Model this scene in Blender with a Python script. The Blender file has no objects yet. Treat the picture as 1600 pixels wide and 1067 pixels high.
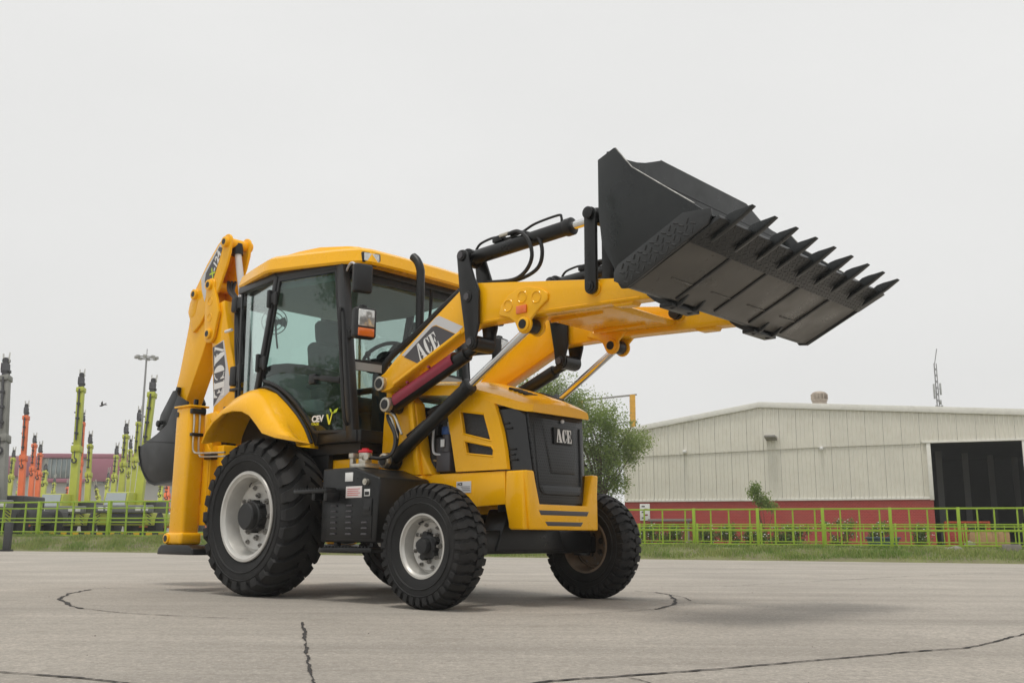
import bpy, bmesh, math, random
import numpy as np
from mathutils import Vector, Matrix
R = math.radians
random.seed(7)
sc = bpy.context.scene
COL = sc.collection

# ------------------------------------------------------------------ camera
F_PX, PITCH, ROLL, CAM_H = 1552.7, 0.1940, 0.0053, 0.5088
cam_d = bpy.data.cameras.new('camera'); cam = bpy.data.objects.new('camera', cam_d); COL.objects.link(cam)
cam_d.sensor_width = 36.0; cam_d.lens = F_PX / 1600 * 36.0; cam_d.clip_start = 0.05; cam_d.clip_end = 3000
cam.matrix_world = Matrix.Translation((0, 0, CAM_H)) @ Matrix.Rotation(math.pi / 2 + PITCH, 4, 'X') @ Matrix.Rotation(ROLL, 4, 'Z')
sc.camera = cam

# ------------------------------------------------------------------ sky and sun (hazy overcast, sun almost overhead)
SUN_EL, SUN_AZ = R(76), R(208)
w = bpy.data.worlds.new('World'); sc.world = w; w.use_nodes = True
nt = w.node_tree; nt.nodes.clear()
sky = nt.nodes.new('ShaderNodeTexSky'); sky.sky_type = 'NISHITA'; sky.sun_disc = False
sky.sun_elevation = SUN_EL; sky.sun_rotation = SUN_AZ; sky.air_density = 1.0; sky.dust_density = 6.0
bg1 = nt.nodes.new('ShaderNodeBackground'); bg1.inputs[1].default_value = 0.05
nt.links.new(sky.outputs[0], bg1.inputs[0])
bg2 = nt.nodes.new('ShaderNodeBackground'); bg2.inputs[0].default_value = (0.868, 0.868, 0.856, 1); bg2.inputs[1].default_value = 1.0
mx = nt.nodes.new('ShaderNodeMixShader'); mx.inputs[0].default_value = 0.95
out = nt.nodes.new('ShaderNodeOutputWorld')
# faint uneven brightness of a high haze layer
_tc = nt.nodes.new('ShaderNodeTexCoord'); _mp = nt.nodes.new('ShaderNodeMapping'); _mp.inputs['Scale'].default_value = (1, 1, 2.4)
_ns = nt.nodes.new('ShaderNodeTexNoise'); _ns.inputs['Scale'].default_value = 1.6; _ns.inputs['Detail'].default_value = 5
_mr = nt.nodes.new('ShaderNodeMapRange'); _mr.inputs[1].default_value = .3; _mr.inputs[2].default_value = .7; _mr.inputs[3].default_value = .965; _mr.inputs[4].default_value = 1.03
nt.links.new(_tc.outputs['Generated'], _mp.inputs[0]); nt.links.new(_mp.outputs[0], _ns.inputs['Vector']); nt.links.new(_ns.outputs[0], _mr.inputs[0]); nt.links.new(_mr.outputs[0], bg2.inputs[1])
nt.links.new(bg1.outputs[0], mx.inputs[1]); nt.links.new(bg2.outputs[0], mx.inputs[2]); nt.links.new(mx.outputs[0], out.inputs[0])
sl = bpy.data.lights.new('sun', 'SUN'); sl.energy = 1.5; sl.angle = R(12); sl.color = (1.0, 0.95, 0.87)
so = bpy.data.objects.new('sun', sl); COL.objects.link(so)
sd = Vector((math.sin(SUN_AZ) * math.cos(SUN_EL), math.cos(SUN_AZ) * math.cos(SUN_EL), math.sin(SUN_EL)))
so.rotation_euler = sd.to_track_quat('Z', 'Y').to_euler()
sc.view_settings.view_transform = 'Standard'; sc.view_settings.look = 'None'
sc.view_settings.exposure = 0.0; sc.view_settings.gamma = 1.0
sc.render.engine = 'CYCLES'

# ------------------------------------------------------------------ helpers: picture ray -> point in the place
_cp, _sp, _cr, _sr = math.cos(PITCH), math.sin(PITCH), math.cos(ROLL), math.sin(ROLL)
def ray(px, py):
    u, v = px - 800, py - 533.5
    u, v = u * _cr + v * _sr, -u * _sr + v * _cr
    X = u / F_PX; v = -v / F_PX
    return Vector((X, _cp - v * _sp, _sp + v * _cp))
def at(px, py, D):
    r = ray(px, py); return Vector((0, 0, CAM_H)) + r * (D / r.y)
def plan(px, A, d):
    """where the vertical plane of picture column px crosses the ground line through A with direction d"""
    r = ray(px, 838); k = r.x / r.y
    t = (k * A[1] - A[0]) / (d[0] - k * d[1])
    return A[0] + d[0] * t, A[1] + d[1] * t

# ------------------------------------------------------------------ materials
MATS = {}
def mat(name, col, rough=0.5, metal=0.0, coat=0.0, var=0.0, vs=6.0, var2=None, bump=0.0, bs=60.0, spec=0.5, dirt=0.0, dcol=(.22, .17, .12), rv=0.0):
    m = bpy.data.materials.new(name); m.use_nodes = True; n = m.node_tree; N = n.nodes; L = n.links
    b = N['Principled BSDF']; b.inputs['Roughness'].default_value = rough; b.inputs['Metallic'].default_value = metal
    b.inputs['Base Color'].default_value = (*col, 1); b.inputs['Coat Weight'].default_value = coat; b.inputs['Coat Roughness'].default_value = 0.06
    b.inputs['Specular IOR Level'].default_value = spec
    tc = N.new('ShaderNodeTexCoord')
    last = None
    if var > 0:
        t = N.new('ShaderNodeTexNoise'); t.inputs['Scale'].default_value = vs; t.inputs['Detail'].default_value = 6; t.inputs['Roughness'].default_value = .6
        L.new(tc.outputs['Object'], t.inputs['Vector'])
        r = N.new('ShaderNodeMapRange'); r.inputs[1].default_value = .3; r.inputs[2].default_value = .7
        L.new(t.outputs[0], r.inputs[0])
        x = N.new('ShaderNodeMixRGB'); x.inputs[1].default_value = (*[c * (1 - var) for c in col], 1)
        x.inputs[2].default_value = (*(var2 or [min(1, c * (1 + var)) for c in col]), 1)
        L.new(r.outputs[0], x.inputs[0]); last = x.outputs[0]
    if dirt > 0:
        t = N.new('ShaderNodeTexNoise'); t.inputs['Scale'].default_value = 3.1; t.inputs['Detail'].default_value = 10; t.inputs['Roughness'].default_value = .72
        L.new(tc.outputs['Object'], t.inputs['Vector'])
        r = N.new('ShaderNodeMapRange'); r.inputs[1].default_value = .5; r.inputs[2].default_value = .78; r.inputs[4].default_value = dirt
        L.new(t.outputs[0], r.inputs[0])
        x = N.new('ShaderNodeMixRGB'); x.inputs[2].default_value = (*dcol, 1)
        L.new(r.outputs[0], x.inputs[0])
        if last: L.new(last, x.inputs[1])
        else: x.inputs[1].default_value = (*col, 1)
        last = x.outputs[0]
    if last: L.new(last, b.inputs['Base Color'])
    if rv > 0:
        t = N.new('ShaderNodeTexNoise'); t.inputs['Scale'].default_value = 4.3; t.inputs['Detail'].default_value = 7
        L.new(tc.outputs['Object'], t.inputs['Vector'])
        r = N.new('ShaderNodeMapRange'); r.inputs[1].default_value = .3; r.inputs[2].default_value = .7
        r.inputs[3].default_value = max(0.02, rough - rv); r.inputs[4].default_value = min(1, rough + rv)
        L.new(t.outputs[0], r.inputs[0]); L.new(r.outputs[0], b.inputs['Roughness'])
    if bump > 0:
        t = N.new('ShaderNodeTexNoise'); t.inputs['Scale'].default_value = bs; t.inputs['Detail'].default_value = 4
        L.new(tc.outputs['Object'], t.inputs['Vector'])
        u = N.new('ShaderNodeBump'); u.inputs['Strength'].default_value = bump; u.inputs['Distance'].default_value = .01
        L.new(t.outputs[0], u.inputs['Height']); L.new(u.outputs[0], b.inputs['Normal'])
    MATS[name] = m
    return m
def glass_mat(name, tint, gloss=0.06):
    m = bpy.data.materials.new(name); m.use_nodes = True; n = m.node_tree; n.nodes.clear(); N = n.nodes; L = n.links
    t = N.new('ShaderNodeBsdfTransparent'); t.inputs[0].default_value = (*tint, 1)
    g = N.new('ShaderNodeBsdfGlossy'); g.inputs['Roughness'].default_value = .02; g.inputs[0].default_value = (.95, 1, .98, 1)
    f = N.new('ShaderNodeLayerWeight'); pw = N.new('ShaderNodeMath'); pw.operation = 'POWER'; pw.inputs[1].default_value = 5.0; L.new(f.outputs['Facing'], pw.inputs[0])
    a = N.new('ShaderNodeMath'); a.operation = 'MULTIPLY_ADD'; a.inputs[1].default_value = .95 - gloss; a.inputs[2].default_value = .04 + gloss; L.new(pw.outputs[0], a.inputs[0])
    x = N.new('ShaderNodeMixShader'); o = N.new('ShaderNodeOutputMaterial')
    L.new(a.outputs[0], x.inputs[0]); L.new(t.outputs[0], x.inputs[1]); L.new(g.outputs[0], x.inputs[2]); L.new(x.outputs[0], o.inputs[0])
    MATS[name] = m; return m

YEL = mat('yellow_paint', (.95, .478, .003), .26, coat=.22, spec=.26, var=.03, vs=2.2, dirt=.16, dcol=(.60, .36, .08), rv=.08)
BLK = mat('black_satin_paint', (.009, .0095, .010), .36, var=.25, vs=3, dirt=.22, dcol=(.035, .032, .028), rv=.1, spec=.4)
BUCK = mat('bucket_black_paint', (.010, .0125, .013), .33, var=.3, vs=2.5, dirt=.35, dcol=(.036, .038, .037), rv=.13, bump=.03, bs=9, spec=.45)
PLAS = mat('black_plastic', (.010, .0105, .0115), .5, var=.2, vs=5)
CABF = mat('cab_frame_black', (.016, .0165, .018), .4, var=.15, vs=4)
RUB = mat('tyre_rubber', (.0125, .0125, .013), .66, var=.25, vs=7, dirt=.5, dcol=(.042, .037, .032), bump=.12, bs=120, spec=.35)
SIL = mat('silver_wheel_paint', (.56, .55, .52), .40, metal=.35, var=.10, vs=6, dirt=.55, dcol=(.33, .28, .22))
RUST = mat('inner_wheel_primer', (.17, .13, .095), .6, var=.2, vs=8)
CHR = mat('chrome_rod', (.80, .80, .80), .10, metal=1.0)
BOLT = mat('dull_bolt', (.26, .25, .235), .45, metal=.6, var=.3, vs=30)
STEEL = mat('zinc_steel', (.55, .52, .45), .32, metal=.85, var=.2, vs=14)
MAR = mat('maroon_guard_paint', (.23, .012, .035), .42, var=.15, vs=8)
WHT = mat('white_vinyl', (.78, .78, .77), .45)
GRYV = mat('grey_vinyl', (.072, .068, .075), .45)
SILV = mat('silver_vinyl', (.60, .60, .61), .38)
LIMV = mat('lime_vinyl', (.52, .66, .02), .45)
YELV = mat('yellow_vinyl', (.75, .70, .02), .45)
ORR = mat('orange_reflector', (.85, .17, .02), .3, coat=.5)
REDC = mat('red_plastic', (.60, .02, .035), .35)
LENS = mat('lamp_lens', (.62, .62, .60), .12, metal=.55, var=.25, vs=30)
AMB = mat('amber_lens', (.75, .16, .015), .18, coat=.6)
GLS = glass_mat('cab_glass', (.74, .845, .815), .02)
GLS2 = glass_mat('rear_glass', (.80, .88, .86), .20)
GLSD = glass_mat('dark_glass', (.62, .72, .70), .0)
SEAT = mat('seat_fabric', (.035, .042, .042), .75, var=.2, vs=9)
INTR = mat('cab_lining', (.16, .19, .19), .7)
ENG = mat('engine_black', (.015, .015, .016), .6, var=.4, vs=20)
GBLK = mat('gloss_black_trim', (.008, .0085, .009), .24, var=.2, vs=4, coat=.2)
WORN = mat('worn_steel_edge', (.30, .30, .29), .4, metal=.6, var=.5, vs=18)
BOTM = mat('ground_lit_dusty_underside', (.085, .080, .070), .34, var=.22, vs=1.8, dirt=.5, dcol=(.13, .12, .10), rv=.12, spec=.6)  # lighter base colour holds ground light reflected in the black paint, plus dust
MIRG = mat('mirror_glass', (.75, .78, .78), .04, metal=1.0)

# perforated grille sheet: flat print of small holes on a real panel
def grille_mat():
    m = mat('perforated_grille', (.030, .031, .032), .33)
    n = m.node_tree; N = n.nodes; L = n.links; b = N['Principled BSDF']
    tc = N.new('ShaderNodeTexCoord'); sx = N.new('ShaderNodeSeparateXYZ'); L.new(tc.outputs['Object'], sx.inputs[0])
    def fr(sock, k, off=None):
        a = N.new('ShaderNodeMath'); a.operation = 'MULTIPLY'; a.inputs[1].default_value = k; L.new(sock, a.inputs[0]); o = a.outputs[0]
        if off is not None:
            d = N.new('ShaderNodeMath'); d.operation = 'ADD'; L.new(o, d.inputs[0]); L.new(off, d.inputs[1]); o = d.outputs[0]
        return o
    rows = fr(sx.outputs[2], 44.0)
    fl = N.new('ShaderNodeMath'); fl.operation = 'FLOOR'; L.new(rows, fl.inputs[0])
    hf = N.new('ShaderNodeMath'); hf.operation = 'MULTIPLY'; hf.inputs[1].default_value = .5; L.new(fl.outputs[0], hf.inputs[0])
    cols = fr(sx.outputs[1], 44.0, hf.outputs[0])
    def cen(s):
        a = N.new('ShaderNodeMath'); a.operation = 'FRACT'; L.new(s, a.inputs[0])
        c = N.new('ShaderNodeMath'); c.operation = 'SUBTRACT'; c.inputs[1].default_value = .5; L.new(a.outputs[0], c.inputs[0])
        p = N.new('ShaderNodeMath'); p.operation = 'MULTIPLY'; L.new(c.outputs[0], p.inputs[0]); L.new(c.outputs[0], p.inputs[1]); return p.outputs[0]
    ad = N.new('ShaderNodeMath'); ad.operation = 'ADD'; L.new(cen(rows), ad.inputs[0]); L.new(cen(cols), ad.inputs[1])
    lt = N.new('ShaderNodeMath'); lt.operation = 'LESS_THAN'; lt.inputs[1].default_value = .085; L.new(ad.outputs[0], lt.inputs[0])
    x = N.new('ShaderNodeMixRGB'); x.inputs[1].default_value = (.026, .027, .029, 1); x.inputs[2].default_value = (.003, .003, .003, 1)
    L.new(lt.outputs[0], x.inputs[0]); L.new(x.outputs[0], b.inputs['Base Color'])
    u = N.new('ShaderNodeBump'); u.invert = True; u.inputs['Distance'].default_value = .006; u.inputs['Strength'].default_value = .8
    L.new(lt.outputs[0], u.inputs['Height']); L.new(u.outputs[0], b.inputs['Normal'])
    return m
GRL = grille_mat()

# ------------------------------------------------------------------ mesh builder
class MB:
    def __init__(s): s.b = bmesh.new()
    def _new(s, f): return f
    def prism(s, pts, ax, a, c, bev=0.0, seg=2, ya=None):
        """polygon pts in the plane across axis ax, extruded from a to c"""
        def P(p, t):
            return {'y': (p[0], t, p[1]), 'x': (t, p[0], p[1]), 'z': (p[0], p[1], t)}[ax]
        b = bmesh.new()
        v0 = [b.verts.new(P(p, a)) for p in pts]; v1 = [b.verts.new(P(p, c)) for p in pts]
        n = len(pts)
        b.faces.new(v0); b.faces.new(v1[::-1])
        for i in range(n): b.faces.new((v0[i], v0[(i + 1) % n], v1[(i + 1) % n], v1[i]))
        return s._merge(b, bev, seg)
    def _merge(s, b, bev=0.0, seg=2, M=None):
        bmesh.ops.recalc_face_normals(b, faces=b.faces[:])
        if bev > 0:
            ed = [e for e in b.edges if len(e.link_faces) == 2 and e.calc_face_angle(0) > R(25)]
            bmesh.ops.bevel(b, geom=ed, offset=bev, segments=seg, profile=.5, affect='EDGES', clamp_overlap=True)
        if M is not None: bmesh.ops.transform(b, matrix=M, verts=b.verts[:])
        me = bpy.data.meshes.new('tmp'); b.to_mesh(me); b.free(); s.b.from_mesh(me); bpy.data.meshes.remove(me)
        return s
    def box(s, c, size, bev=0.0, rot=None, seg=2):
        b = bmesh.new(); bmesh.ops.create_cube(b, size=1.0)
        bmesh.ops.scale(b, vec=size, verts=b.verts[:])
        M = Matrix.Translation(c)
        if rot is not None: M = M @ rot.to_4x4()
        return s._merge(b, bev, seg, M)
    def bb(s, x0, x1, y0, y1, z0, z1, bev=0.0, seg=2):
        return s.box(((x0 + x1) / 2, (y0 + y1) / 2, (z0 + z1) / 2), (abs(x1 - x0), abs(y1 - y0), abs(z1 - z0)), bev, None, seg)
    def bar(s, p, q, wd, ht, bev=0.0, up=(0, 0, 1)):
        p = Vector(p); q = Vector(q); d = q - p; L = d.length; d.normalize()
        u = Vector(up); sd_ = d.cross(u)
        if sd_.length < 1e-4: sd_ = d.cross(Vector((1, 0, 0)))
        sd_.normalize(); u = sd_.cross(d)
        Rm = Matrix((d, sd_, u)).transposed()
        return s.box((p + q) / 2, (L, wd, ht), bev, Rm)
    def cyl(s, p, q, r, r2=None, n=18, bev=0.0):
        p = Vector(p); q = Vector(q); d = q - p
        b = bmesh.new()
        bmesh.ops.create_cone(b, cap_ends=True, segments=n, radius1=r, radius2=r if r2 is None else r2, depth=d.length)
        M = Matrix.Translation((p + q) / 2) @ d.to_track_quat('Z', 'Y').to_matrix().to_4x4()
        if bev > 0:
            ed = [e for e in b.edges if len(e.link_faces) == 2 and e.calc_face_angle(0) > R(50)]
            bmesh.ops.bevel(b, geom=ed, offset=bev, segments=2, profile=.5, affect='EDGES')
        return s._merge(b, 0, 2, M)
    def tube(s, pts, r, n=8, res=5):
        P = [Vector(p) for p in pts]
        if res > 1 and len(P) > 2:
            Q = []
            for i in range(len(P) - 1):
                p0 = P[max(i - 1, 0)]; p1 = P[i]; p2 = P[i + 1]; p3 = P[min(i + 2, len(P) - 1)]
                for k in range(res):
                    t = k / res
                    Q.append(.5 * ((2 * p1) + (p2 - p0) * t + (2 * p0 - 5 * p1 + 4 * p2 - p3) * t * t + (3 * p1 - p0 - 3 * p2 + p3) * t ** 3))
            Q.append(P[-1]); P = Q
        rs = r if isinstance(r, (list, tuple)) else None
        rings = []; up = None
        for i, p in enumerate(P):
            d = (P[min(i + 1, len(P) - 1)] - P[max(i - 1, 0)]).normalized()
            if up is None: up = Vector((0, 0, 1)) if abs(d.z) < .9 else Vector((1, 0, 0))
            sdv = d.cross(up).normalized(); up = sdv.cross(d).normalized()
            rr = (rs[0] + (rs[1] - rs[0]) * i / (len(P) - 1)) if rs else r
            rings.append([p + (sdv * math.cos(a) + up * math.sin(a)) * rr for a in [2 * math.pi * k / n for k in range(n)]])
        return s.loft(rings)
    def loft(s, rings, cap=True, closed=True, bev=0.0):
        b = bmesh.new(); V = [[b.verts.new(p) for p in r] for r in rings]; n = len(rings[0])
        for i in range(len(V) - 1):
            for k in range(n if closed else n - 1):
                b.faces.new((V[i][k], V[i][(k + 1) % n], V[i + 1][(k + 1) % n], V[i + 1][k]))
        if cap and closed:
            b.faces.new(V[0]); b.faces.new(V[-1][::-1])
        return s._merge(b, bev)
    def lathe(s, prof, c, n=48, sgn=1.0):
        """prof: (radius, y) pairs turned about the y axis through c"""
        b = bmesh.new(); V = []
        for i in range(n):
            a = 2 * math.pi * i / n
            V.append([b.verts.new((c[0] + r * math.cos(a), c[1] + y * sgn, c[2] + r * math.sin(a))) for r, y in prof])
        for i in range(n):
            for k in range(len(prof) - 1):
                try: b.faces.new((V[i][k], V[(i + 1) % n][k], V[(i + 1) % n][k + 1], V[i][k + 1]))
                except ValueError: pass
        bmesh.ops.remove_doubles(b, verts=b.verts[:], dist=1e-5)
        return s._merge(b)
    def quad(s, *p):
        b = bmesh.new(); b.faces.new([b.verts.new(q) for q in p]); me = bpy.data.meshes.new('t'); b.to_mesh(me); b.free(); s.b.from_mesh(me); bpy.data.meshes.remove(me); return s
    def sph(s, c, r, sc_=(1, 1, 1), n=12):
        b = bmesh.new(); bmesh.ops.create_uvsphere(b, u_segments=n, v_segments=max(6, n * 2 // 3), radius=r)
        bmesh.ops.scale(b, vec=sc_, verts=b.verts[:]); return s._merge(b, 0, 2, Matrix.Translation(c))
    def build(s, name, m, parent=None, ang=32):
        for e in s.b.edges:
            e.smooth = not (len(e.link_faces) == 2 and e.calc_face_angle(0) > R(ang))
        for f in s.b.faces: f.smooth = True
        me = bpy.data.meshes.new(name); s.b.to_mesh(me); s.b.free(); me.materials.append(m)
        return link(name, me, parent)
def link(name, me, parent=None):
    o = bpy.data.objects.new(name, me); COL.objects.link(o)
    if parent is not None: o.parent = parent
    return o
def tag(o, label=None, cat=None, group=None, kind=None):
    if label: o['label'] = label
    if cat: o['category'] = cat
    if group: o['group'] = group
    if kind: o['kind'] = kind
    return o
def empty(name, loc=(0, 0, 0), rz=0.0):
    o = bpy.data.objects.new(name, None); COL.objects.link(o); o.location = loc; o.rotation_euler = (0, 0, rz); return o
def np_mesh(name, verts, faces, m, parent=None, smooth=False):
    me = bpy.data.meshes.new(name); me.from_pydata([tuple(v) for v in verts], [], [tuple(f) for f in faces])
    if smooth: me.polygons.foreach_set('use_smooth', [True] * len(me.polygons))
    me.materials.append(m); return link(name, me, parent)
def rect(x0, x1, z0, z1): return [(x0, z0), (x1, z0), (x1, z1), (x0, z1)]
def arc(cx, cz, r, a0, a1, n=8): return [(cx + r * math.cos(R(a0 + (a1 - a0) * i / n)), cz + r * math.sin(R(a0 + (a1 - a0) * i / n))) for i in range(n + 1)]
def capsule(p, q, r, n=8):
    a = math.degrees(math.atan2(q[1] - p[1], q[0] - p[0]))
    return arc(q[0], q[1], r, a - 90, a + 90, n) + arc(p[0], p[1], r, a + 90, a + 270, n)

# lettering: stencil-cut slab letters, unit height
GLY = {
 'A': (.90, [[(0, 0), (.22, 0), (.22, .07), (.15, .07), (.33, .74), (.33, 1), (.29, 1)],
             [(.37, 1), (.52, 1), (.83, .07), (.90, .07), (.90, 0), (.42, 0), (.42, .07), (.52, .07), (.48, .21), (.37, .21), (.37, .29), (.46, .29), (.37, .60)]]),
 'C': (.70, [[(.31, 1), (.2, .97), (.09, .86), (.02, .68), (0, .5), (.02, .32), (.09, .14), (.2, .03), (.31, 0)],
             [(.36, 1), (.48, .97), (.57, .9), (.61, 1), (.66, 1), (.66, .62), (.61, .62), (.56, .8), (.47, .91), (.36, .94)],
             [(.36, 0), (.5, .03), (.6, .12), (.68, .32), (.63, .35), (.56, .18), (.47, .09), (.36, .06)]]),
 'E': (.74, [[(0, 0), (0, .07), (.06, .07), (.06, .93), (0, .93), (0, 1), (.33, 1), (.33, 0)],
             [(.38, 1), (.70, 1), (.70, .68), (.65, .68), (.60, .86), (.5, .93), (.38, .93)],
             [(.38, .54), (.45, .54), (.5, .68), (.54, .68), (.54, .32), (.5, .32), (.45, .46), (.38, .46)],
             [(.38, 0), (.71, 0), (.74, .34), (.69, .34), (.61, .14), (.5, .07), (.38, .07)]])}
def glyphs(mb, word, O, U, V, h, gap=.06, asp=1.0, th=.002):
    """lay the polygon letters on the plane O + u*U + v*V"""
    O, U, V = Vector(O), Vector(U).normalized(), Vector(V).normalized(); Nn = U.cross(V).normalized(); x = 0
    for c in word:
        wd, polys = GLY[c]
        for pl in polys:
            b = bmesh.new()
            lo = [b.verts.new(O + U * (x + p[0] * asp) * h + V * p[1] * h) for p in pl]
            hi = [b.verts.new(O + U * (x + p[0] * asp) * h + V * p[1] * h + Nn * th) for p in pl]
            b.faces.new(hi)
            for i in range(len(pl)): b.faces.new((lo[i], lo[(i + 1) % len(pl)], hi[(i + 1) % len(pl)], hi[i]))
            mb._merge(b)
        x += wd * asp + gap
    return x * h
def text(name, body, O, U, V, h, m, parent, th=.001, shear=0.0, bold=0.0):
    cu = bpy.data.curves.new('t', 'FONT'); cu.body = body; cu.size = h * 1.38; cu.extrude = th; cu.shear = shear; cu.offset = bold; cu.resolution_u = 3
    to = bpy.data.objects.new('t', cu); COL.objects.link(to)
    dg = bpy.context.evaluated_depsgraph_get(); me = bpy.data.meshes.new_from_object(to.evaluated_get(dg))
    bpy.data.objects.remove(to); bpy.data.curves.remove(cu)
    U, V = Vector(U).normalized(), Vector(V).normalized(); Nn = U.cross(V)
    Mx = Matrix((U, V, Nn)).transposed().to_4x4(); Mx.translation = Vector(O)
    me.transform(Mx); me.materials.clear(); me.materials.append(m)
    return link(name, me, parent)

# ================================================================== the ground
EA, ED = (-14.0, 31.0), Vector((1, -.374)).normalized()      # far edge of the concrete
EN = Vector((-ED.y, ED.x))
if EN.y < 0: EN = -EN
def edge(t, off): return Vector((EA[0] + ED.x * t + EN.x * off, EA[1] + ED.y * t + EN.y * off))
def concrete_mat(tint=(1, 1, 1)):
    m = bpy.data.materials.new('worn_concrete'); m.use_nodes = True; n = m.node_tree; N = n.nodes; L = n.links; b = N['Principled BSDF']
    tc = N.new('ShaderNodeTexCoord'); b.inputs['Roughness'].default_value = .82; b.inputs['Specular IOR Level'].default_value = .3
    def noise(s, d=6, r=.6, vec=None):
        t = N.new('ShaderNodeTexNoise'); t.inputs['Scale'].default_value = s; t.inputs['Detail'].default_value = d; t.inputs['Roughness'].default_value = r
        L.new(vec or tc.outputs['Object'], t.inputs['Vector']); return t.outputs[0]
    def rng(s, a, c, lo=0, hi=1):
        r = N.new('ShaderNodeMapRange'); r.inputs[1].default_value = a; r.inputs[2].default_value = c; r.inputs[3].default_value = lo; r.inputs[4].default_value = hi; L.new(s, r.inputs[0]); return r.outputs[0]
    def mixc(f, a, c):
        x = N.new('ShaderNodeMixRGB'); L.new(f, x.inputs[0])
        for i, q in ((1, a), (2, c)):
            if isinstance(q, tuple): x.inputs[i].default_value = (*q, 1)
            else: L.new(q, x.inputs[i])
        return x.outputs[0]
    c = mixc(rng(noise(.55, 7, .62), .35, .68), (.355, .337, .314), (.52, .495, .462))
    mp = N.new('ShaderNodeMapping'); mp.inputs['Scale'].default_value = (.10, 1.3, 1); mp.inputs['Rotation'].default_value = (0, 0, R(6)); L.new(tc.outputs['Object'], mp.inputs[0])
    c = mixc(rng(noise(1.1, 6, .7, mp.outputs[0]), .44, .64, 0, .80), c, (.285, .27, .25))
    c = mixc(rng(noise(.23, 4, .6), .45, .7, 0, .45), c, (.52, .485, .44))
    c = mixc(rng(noise(34, 4, .8), .42, .62, 0, .80), c, (.23, .218, .205))
    c = mixc(rng(noise(60, 3, .7), .55, .68, 0, .60), c, (.64, .62, .59))
    c = mixc(rng(noise(4.0, 9, .8), .58, .72, 0, .55), c, (.27, .25, .23))
    c = mixc(rng(noise(1.3, 9, .72), .57, .66, 0, .42), c, (.235, .22, .20))
    c = mixc(rng(noise(.9, 10, .78), .62, .69, 0, .45), c, (.60, .575, .54))
    c = mixc(rng(noise(11, 9, .85), .46, .66, 0, .62), c, (.25, .238, .222))
    c = mixc(rng(noise(17, 7, .85), .55, .70, 0, .55), c, (.58, .56, .53))
    mp2 = N.new('ShaderNodeMapping'); mp2.inputs['Scale'].default_value = (.35, 3.2, 1); mp2.inputs['Rotation'].default_value = (0, 0, R(-9)); L.new(tc.outputs['Object'], mp2.inputs[0])
    c = mixc(rng(noise(1.6, 8, .8, mp2.outputs[0]), .54, .66, 0, .40), c, (.24, .228, .21))
    tm = N.new('ShaderNodeMixRGB'); tm.blend_type = 'MULTIPLY'; tm.inputs[0].default_value = 1; tm.inputs[2].default_value = (*tint, 1); L.new(c, tm.inputs[1]); L.new(tm.outputs[0], b.inputs['Base Color'])
    u = N.new('ShaderNodeBump'); u.inputs['Strength'].default_value = .8; u.inputs['Distance'].default_value = .016; L.new(noise(70, 5, .7), u.inputs['Height'])
    u2 = N.new('ShaderNodeBump'); u2.inputs['Strength'].default_value = .25; u2.inputs['Distance'].default_value = .02; L.new(noise(6, 5, .6), u2.inputs['Height']); L.new(u.outputs[0], u2.inputs['Normal'])
    L.new(u2.outputs[0], b.inputs['Normal'])
    return m
CONC = concrete_mat((1.16, 1.12, 1.06))
SOIL = mat('verge_soil', (.24, .20, .13), .95, var=.4, vs=1.5, var2=(.19, .21, .07), bump=.4, bs=12)
YARD = mat('yard_ground', (.30, .28, .25), .9, var=.2, vs=.4)
P = [edge(t, o) for t, o in ((-90, 0), (110, 0), (110, -130), (-90, -130))]
tag(np_mesh('concrete_apron', [(p.x, p.y, 0) for p in P], [(0, 1, 2, 3)] if 0 else [(3, 2, 1, 0)], CONC), kind='structure')
# verge bank and the yard behind it, one sheet to the horizon
def hz(t): 
    k = min(1, max(0, (t - 4) / 10)); return .44 + (.27 - .44) * k
prof_off = [(-.15, -.06, 0), (.0, .012, 0), (.25, .05, .0), (.7, .10, .1), (1.3, .12, .55), (2.0, .0, 1), (4.0, 0, 1), (30, 0, 1), (1500, 0, 1)]
V, Fc = [], []
ts = [-700, -60, -30] + [-20 + i for i in range(60)] + [60, 90, 700]
for t in ts:
    for o, z, k in prof_off:
        e = edge(t, o); V.append((e.x, e.y, z * (1 - k) + hz(t) * k + (random.uniform(-.015, .015) if 0 < o < 3 else 0)))
n = len(prof_off)
for i in range(len(ts) - 1):
    for k in range(n - 1): Fc.append((i * n + k, (i + 1) * n + k, (i + 1) * n + k + 1, i * n + k + 1))
tag(np_mesh('ground', V, Fc, SOIL, smooth=True), kind='structure')

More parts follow.
